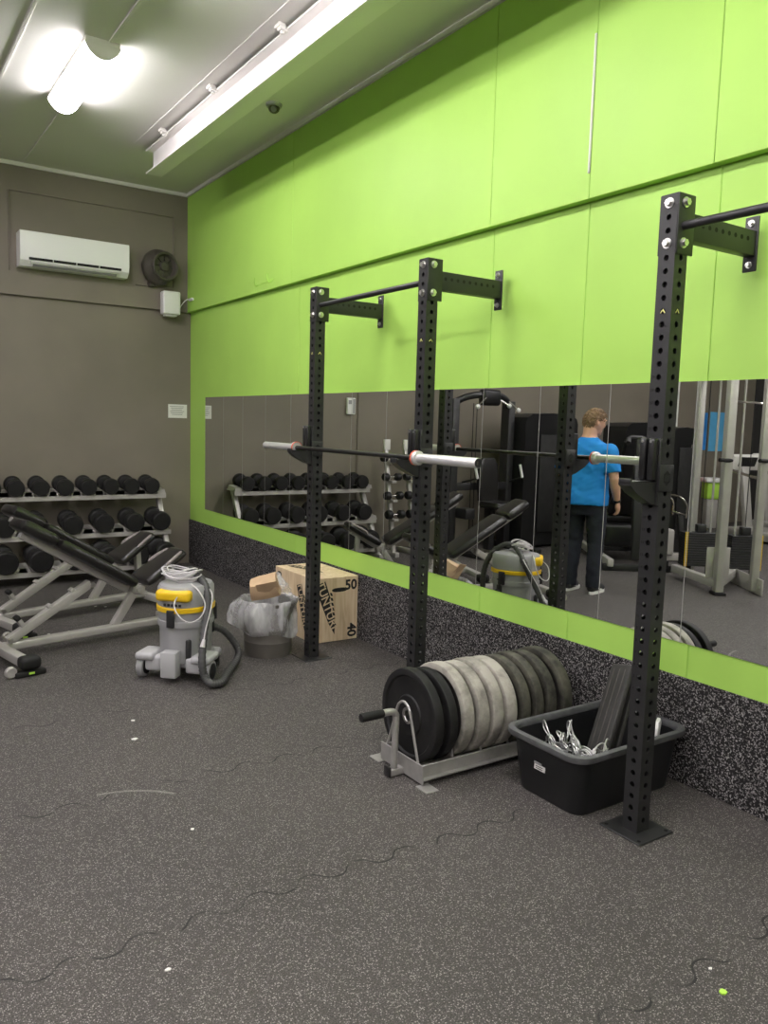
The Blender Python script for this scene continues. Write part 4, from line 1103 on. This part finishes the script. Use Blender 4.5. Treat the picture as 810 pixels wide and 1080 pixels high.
# dual arch training frame with seat
t = thing('multi_station', 'black arched training station with a padded seat and hanging handles', 'gym machine', (-3.80, 8.0, 0))
for x in (.50, -.46):
    MB().box((x, .18, 1.0), (.11, .16, 2.0), bev=.01).build('frame_post', 'blackmetal', t)
    MB().box((x, -.05, .04), (.10, .95, .08), bev=.012).build('base_foot', 'blackmetal', t)
MB().tube(smooth_path([(.50, .18, 1.94), (.36, .10, 2.02), (.15, .06, 2.06), (-.15, .06, 2.06), (-.34, .10, 2.01), (-.46, .18, 1.90)], 5), .045, 10).build('top_arch', 'blackmetal', t)
MB().box((0, .04, 2.03), (.30, .14, .21), bev=.04, seg=3).build('pulley_housing', 'shroud', t)
for p, q in (((.12, -.02, 2.02), (.37, -.16, 1.90)), ((-.14, -.02, 2.00), (-.20, -.12, 1.93)), ((-.36, .08, 2.0), (-.46, -.02, 1.88))):
    h = MB(); h.cyl(p, q, .013, seg=10); h = h.build('grip_arm', 'chrome', t); MB().sphere(q, .032, seg=14).build('grip_ball', 'white', h)
for x in (.22, .16): MB().cyl((x, .1, .15), (x, .1, 1.95), .005, seg=6).build('cable', 'blackdeep', t)
m = MB(); pad(m, (.11, .0, .70), (.10, .05, 1.22), .34, .30, .08, (0, 1, 0)); m2 = MB()
m2.loft([rrect(0, 0, .16, .045, .04, .68), rrect(0, .02, .17, .05, .045, .95), rrect(0, .03, .16, .05, .045, 1.15), rrect(0, .035, .10, .04, .035, 1.24)]); m.bm.free(); m2.build('seat_back', 'leather', t)
MB().loft([rrect(0, -.20, .17, .19, .06, .60), rrect(0, -.20, .185, .205, .07, .63), rrect(0, -.20, .17, .19, .06, .68)]).build('seat', 'leather', t)
MB().box((0, -.05, .33), (.09, .12, .60), bev=.01).build('seat_column', 'blackmetal', t)
MB().box((.03, .14, .86), (.90, .07, .10), bev=.012).build('cross_bar', 'blackmetal', t)
MB().sphere((-.12, .09, .88), .038, seg=14).build('adjust_knob', 'white', t)
for x, p in ((.36, -.2), (-.47, -.14)):
    MB().cyl((x, p, .99), (x + .05, p, 1.16), .018, seg=12).build('hand_grip', 'white', t)
    MB().cyl((x, p, .99), (x, .1, .92), .014, seg=10).build('grip_arm', 'blackmetal', t)
MB().box((.36, .02, .52), (.16, .22, .14), bev=.02).build('foot_pulley', 'blackmetal', t)
shroud('weight_tower', 'tall black shrouded weight tower to one side of the arched station', -4.85, 8.15, 1.00, .46, 1.86)
shroud('weight_tower', 'tall black shrouded tower behind the person in blue', -6.50, 7.85, .92, .42, 1.78)
t = shroud('weight_tower', 'dark narrow machine tower with a framed instruction panel next to the cable machine', -6.15, 6.92, .62, .40, 1.72)
MB().box((-.16, -.214, 1.36), (.12, .01, .26), bev=.004).build('instruction_panel', 'bin', t)
MB().box((-.16, -.221, 1.36), (.09, .006, .22)).build('panel_sheet', 'duct', t)
# low press machine on long rails, in front of the second tower
t = thing('leg_press', 'low black sled machine on long floor rails behind the person', 'gym machine', (-4.95, 6.75, 0), math.radians(-55))
for y in (-.32, .32):
    MB().box((0, y, .10), (1.75, .07, .09), bev=.01).build('floor_rail', 'silver' if y > 0 else 'blackmetal', t)
for x in (-.8, .8): MB().box((x, 0, .04), (.08, .8, .08), bev=.012).build('cross_foot', 'blackmetal', t)
MB().box((-.1, 0, .34), (.62, .50, .30), bev=.05, seg=3).build('sled_body', 'shroud', t)
m = MB(); m.loft([rrect(-.25, 0, .28, .22, .08, .50), rrect(-.25, 0, .30, .24, .09, .55), rrect(-.25, 0, .28, .22, .08, .62)]); m.build('seat_pad', 'leather', t)
m = MB(); pad(m, (.05, 0, .60), (.42, 0, 1.05), .40, .34, .09, (-.77, 0, .63)); m.build('back_pad', 'leather', t)
MB().sphere((-.42, -.27, .62), .035, (1, 1, 1), 14).build('yellow_knob', 'yellow', t)
for y in (-.30, .30):
    MB().tube(smooth_path([(-.05, y, .45), (-.10, y, .66), (-.04, y, .82), (.06, y, .86), (.10, y, .80), (.08, y, .66)], 5), .014, 10).build('side_handle', 'chrome', t)
MB().bar((.75, 0, .12), (.62, 0, 1.25), .10, .10, up=(0, 1, 0), bev=.012).build('rear_column', 'blackmetal', t)
MB().tube(smooth_path([(.62, -.13, 1.50), (.50, -.08, 1.56), (.50, .08, 1.56), (.62, .13, 1.50)], 5), .03, 10).build('head_frame', 'blackmetal', t)
for y in (-.14, .14): MB().cyl((.55, y, 1.52), (.46, y, 1.36), .022, seg=12).build('head_grip', 'rubberblk', t)
MB().box((.60, 0, 1.35), (.07, .07, .40), bev=.01).build('head_column', 'blackmetal', t)

# small seated machine with chrome frame in front of the narrow tower
t = thing('foot_frame', 'low grey bench machine with a bent chrome foot frame beside the cable machine', 'gym machine', (-5.65, 6.30, 0), math.radians(30))
MB().box((0, 0, .06), (.95, .10, .10), bev=.014).build('base_rail', 'silver', t)
MB().box((-.42, 0, .05), (.10, .6, .09), bev=.014).build('cross_foot', 'silver', t)
MB().box((.25, 0, .25), (.20, .16, .34), bev=.03, seg=3).build('base_block', 'silver', t)
MB().bar((0, 0, .10), (.08, 0, .62), .07, .07, up=(0, 1, 0), bev=.01).build('column', 'blackmetal', t)
MB().tube(smooth_path([(.08, -.20, .58), (.08, -.20, .74), (.16, -.18, .84), (.16, .18, .84), (.08, .20, .74), (.08, .20, .58)], 5), .014, 10).build('chrome_hoop', 'chrome', t)
MB().cyl((.08, -.21, .62), (.08, .21, .62), .016, seg=10).build('foot_bar', 'chrome', t)

# grey multi stack cable machine
CX, CY = -4.55, 5.15
t = thing('cable_machine', 'tall grey cable machine with two black weight stacks and chrome guide rods', 'cable machine', (CX, CY, 0))
def wp(x, y, z=0.): return V((x-CX, y-CY, z))          # room coordinates to machine
p0 = wp(-4.16, 4.80); p1 = wp(-4.98, 5.72); p2 = wp(-4.57, 4.66)
m = MB().box(p0 + V((0, 0, 1.20)), (.085, .115, 2.34), M.Rotation(.6, 3, 'Z'), bev=.014).build('main_post', 'silver', t)
MB().box(p0 + V((0, 0, .015)), (.12, .15, .03), M.Rotation(.6, 3, 'Z'), bev=.006).build('post_foot', 'rubberblk', t)
MB().box(p1 + V((0, 0, 1.20)), (.085, .085, 2.34), M.Rotation(.6, 3, 'Z'), bev=.014).build('rear_post', 'silver', t)
MB().box(p2 + V((0, 0, 1.20)), (.08, .08, 2.34), M.Rotation(.6, 3, 'Z'), bev=.014).build('side_post', 'silver', t)
MB().bar(p0 + V((0, 0, .11)), wp(-4.55, 5.62, .11), .08, .09, bev=.012).build('base_beam', 'silver', t)
MB().bar(p0 + V((0, 0, .12)), wp(-4.98, 5.14, .12), .08, .09, bev=.012).build('base_beam', 'silver', t)
fp = MB().bar(wp(-4.96, 5.16, .085), wp(-4.50, 4.52, .085), .02, .17, bev=.006).build('foot_plate', 'silver', t)
m = MB()
for f in (.55, .75, .92): 
    q = wp(-4.96, 5.16, .085).lerp(wp(-4.50, 4.52, .085), f); MB().cyl(q, q + V((.02, -.015, 0)), .012, seg=8).build('plate_bolt', 'zinc', fp)
MB().box(wp(-4.22, 4.86, .32), (.24, .02, .32), M.Rotation(.6, 3, 'Z'), bev=.006).build('gusset_plate', 'silver', t)
MB().bar(p0 + V((0, 0, 2.33)), p1 + V((0, 0, 2.33)), .07, .08, bev=.01).build('top_beam', 'silver', t)
MB().bar(p2 + V((0, 0, 2.33)), p1 + V((0, 0, 2.33)), .07, .08, bev=.01).build('top_beam', 'silver', t)
MB().tube(smooth_path([p0 + V((-.03, .03, 1.93)), p0 + V((-.08, .06, 1.97)), p2 + V((-.05, .12, 1.97)), p2 + V((0, .02, 1.93))], 4), .012, 8).build('cross_rod', 'chrome', t)
for sx, sy, rz_, kname in ((-4.75, 5.45, .60, 'a'), (-5.02, 5.08, .60, 'b')):
    c = wp(sx, sy)
    R3 = M.Rotation(rz_, 3, 'Z')
    for k in range(14):
        MB().box(c + V((0, 0, .17+.027*k)), (.40 if kname == 'a' else .34, .17, .025), R3, bev=.003, seg=1).build('weight_slab', 'blackmetal', t)
    MB().box(c + R3 @ V((0, 0, .58)), (.10, .10, .09), R3, bev=.01).build('stack_head', 'blackmetal', t)
    ns = MB(); ns.box(c + R3 @ V((.18 if kname == 'a' else -.15, -.0885, .35)), (.032, .004, .39), R3); ns = ns.build('number_strip', 'yellow', t)
    l = MB()
    for k in range(14): l.box(c + R3 @ V((.18 if kname == 'a' else -.15, -.0915, .17+.027*k)), (.020, .003, .004), R3)
    l.build('strip_mark', 'ink', ns)
    for dx in (-.11, .11):
        MB().cyl(c + R3 @ V((dx, 0, .10)), c + R3 @ V((dx, 0, 2.25)), .0125, seg=12).build('guide_rod', 'silver', t)
        MB().cyl(c + R3 @ V((dx, 0, .05)), c + R3 @ V((dx, 0, .16)), .03, seg=14).build('rubber_buffer', 'rubberblk', t)
    MB().cyl(c + V((0, 0, .6)), c + V((0, 0, 2.25)), .005, seg=8).build('cable', 'blackdeep', t)
h = MB().cyl(p0 + V((0, -.05, 1.38)), p0 + V((.16, -.02, 1.385)), .02, seg=12).build('grip_peg', 'rubberblk', t)
h = MB().cyl(p2 + V((.0, -.04, 1.38)), p2 + V((.15, -.05, 1.385)), .02, seg=12).build('grip_peg', 'rubberblk', t)

# far end of the room: posters, extinguisher, pale machines
t = thing('wall_poster', 'blue poster with a darker figure on the back wall at the far end', 'poster', (-9.40, YB-.008, 1.68))
MB().box((.0, -.006, 0), (.34, .012, .66)).build('poster_board', 'blue', t)
o = MB().box((0, -.006, 0), (.44, .012, .70)).build('wall_poster', 'sky', None, (-9.88, YB-.008, 1.68)); tag(o, 'pale blue poster on the back wall close to the far corner', 'poster')
t = thing('fire_extinguisher', 'red fire extinguisher hanging on the back wall at the far end', 'fire extinguisher', (-9.12, YB-.10, .72))
MB().lathe([(0, 0), (.075, 0), (.082, .02), (.082, .46), (.07, .52), (.03, .56), (.025, .60), (0, .60)], seg=24).build('cylinder', 'red', t)
MB().box((0, 0, .62), (.05, .12, .05), bev=.01).build('valve', 'blackmetal', t)
MB().tube(smooth_path([(.03, -.02, .60), (.11, -.02, .52), (.115, -.02, .25), (.10, -.02, .12)], 4), .012, 8).build('hose', 'rubberblk', t)
MB().box((0, .06, .35), (.06, .06, .30)).build('wall_bracket', 'blackmetal', t)
def trainer(x, y, rz, label):
    t = thing('exercise_machine', label, 'exercise machine', (x, y, 0), rz, 'pale exercise machines at the far end')
    MB().box((0, 0, .10), (.62, 1.55, .14), bev=.03).build('base_deck', 'silver', t)
    MB().bar((0, .62, .12), (0, .80, 1.12), .10, .14, up=(1, 0, 0), bev=.02).build('column', 'silver', t)
    MB().box((0, .78, 1.20), (.58, .10, .26), M.Rotation(.4, 3, 'X'), bev=.03).build('console', 'trimwhite', t)
    MB().box((0, .725, 1.21), (.34, .01, .16), M.Rotation(.4, 3, 'X')).build('console_screen', 'plasticblack', t)
    for s in (-1, 1): MB().tube(smooth_path([(s*.30, .75, 1.08), (s*.32, .4, 1.02), (s*.32, .1, .98)], 4), .022, 10).build('hand_rail', 'chrome', t)
    MB().box((0, -.2, .62), (.34, .55, .12), bev=.04).build('seat', 'white', t)
    MB().bar((0, -.2, .15), (0, -.2, .60), .10, .10, up=(0, 1, 0), bev=.01).build('seat_column', 'silver', t)
    return t
q = trainer(-8.6, 6.75, math.radians(15), 'pale exercise machine with rails at the far end, nearer the cable machine')
copy_tree(q, (-9.9, 7.2, 0), math.radians(15), 'pale exercise machine with rails at the far end, close to the side wall')
t = thing('step_box', 'lime green step box at the far end of the room', 'step box', (-9.30, 8.42, 0), .5)
MB().box((0, 0, .66), (.24, .24, .30), bev=.03).build('box_body', 'lime', t)
MB().box((0, 0, .255), (.20, .20, .51), bev=.02).build('box_stand', 'silver', t)
MB().box((0, 0, .84), (.34, .34, .08), bev=.03).build('box_lid', 'white', t)
o = MB(); o.lathe([(.0, -.32), (.13, -.32), (.14, -.30), (.14, .30), (.13, .32), (0, .32)], (0, 0, .14), (1, .3, 0), 28); o = o.build('foam_roller', 'lime', None, (-8.05, 5.75, 0)); tag(o, 'lime green foam roll lying on the floor at the far end', 'foam roll')

# ------------------------------------------------------------------ camera, world, view
w = bpy.data.worlds.new('World'); SC.world = w; w.use_nodes = True
w.node_tree.nodes['Background'].inputs[0].default_value = (.9, .95, 1, 1); w.node_tree.nodes['Background'].inputs[1].default_value = .0
cd = bpy.data.cameras.new('camera'); cam = bpy.data.objects.new('camera', cd); COL.objects.link(cam)
cd.sensor_fit = 'VERTICAL'; cd.sensor_height = 36; cd.sensor_width = 27; cd.lens = 36*843.568/1080
cd.clip_start = .05; cd.clip_end = 60
R3 = M(((0.8318356310, 0.0369123170, -0.5537932501), (-0.5542949938, 0.1063049269, -0.8255036780), (0.0283996975, 0.9936481989, 0.1088885385)))
cam.matrix_world = M.Translation((-3.22347, 0, 1.64253)) @ R3.to_4x4()
SC.camera = cam
SC.view_settings.view_transform = 'Standard'; SC.view_settings.look = 'None'; SC.view_settings.gamma = 1; SC.view_settings.use_curve_mapping = False
SC.view_settings.exposure = 1.42
SC.cycles.max_bounces = 8; SC.cycles.diffuse_bounces = 5; SC.cycles.glossy_bounces = 5; SC.cycles.transparent_max_bounces = 12
SC.cycles.use_denoising = True
SC.cycles.sample_clamp_indirect = 8
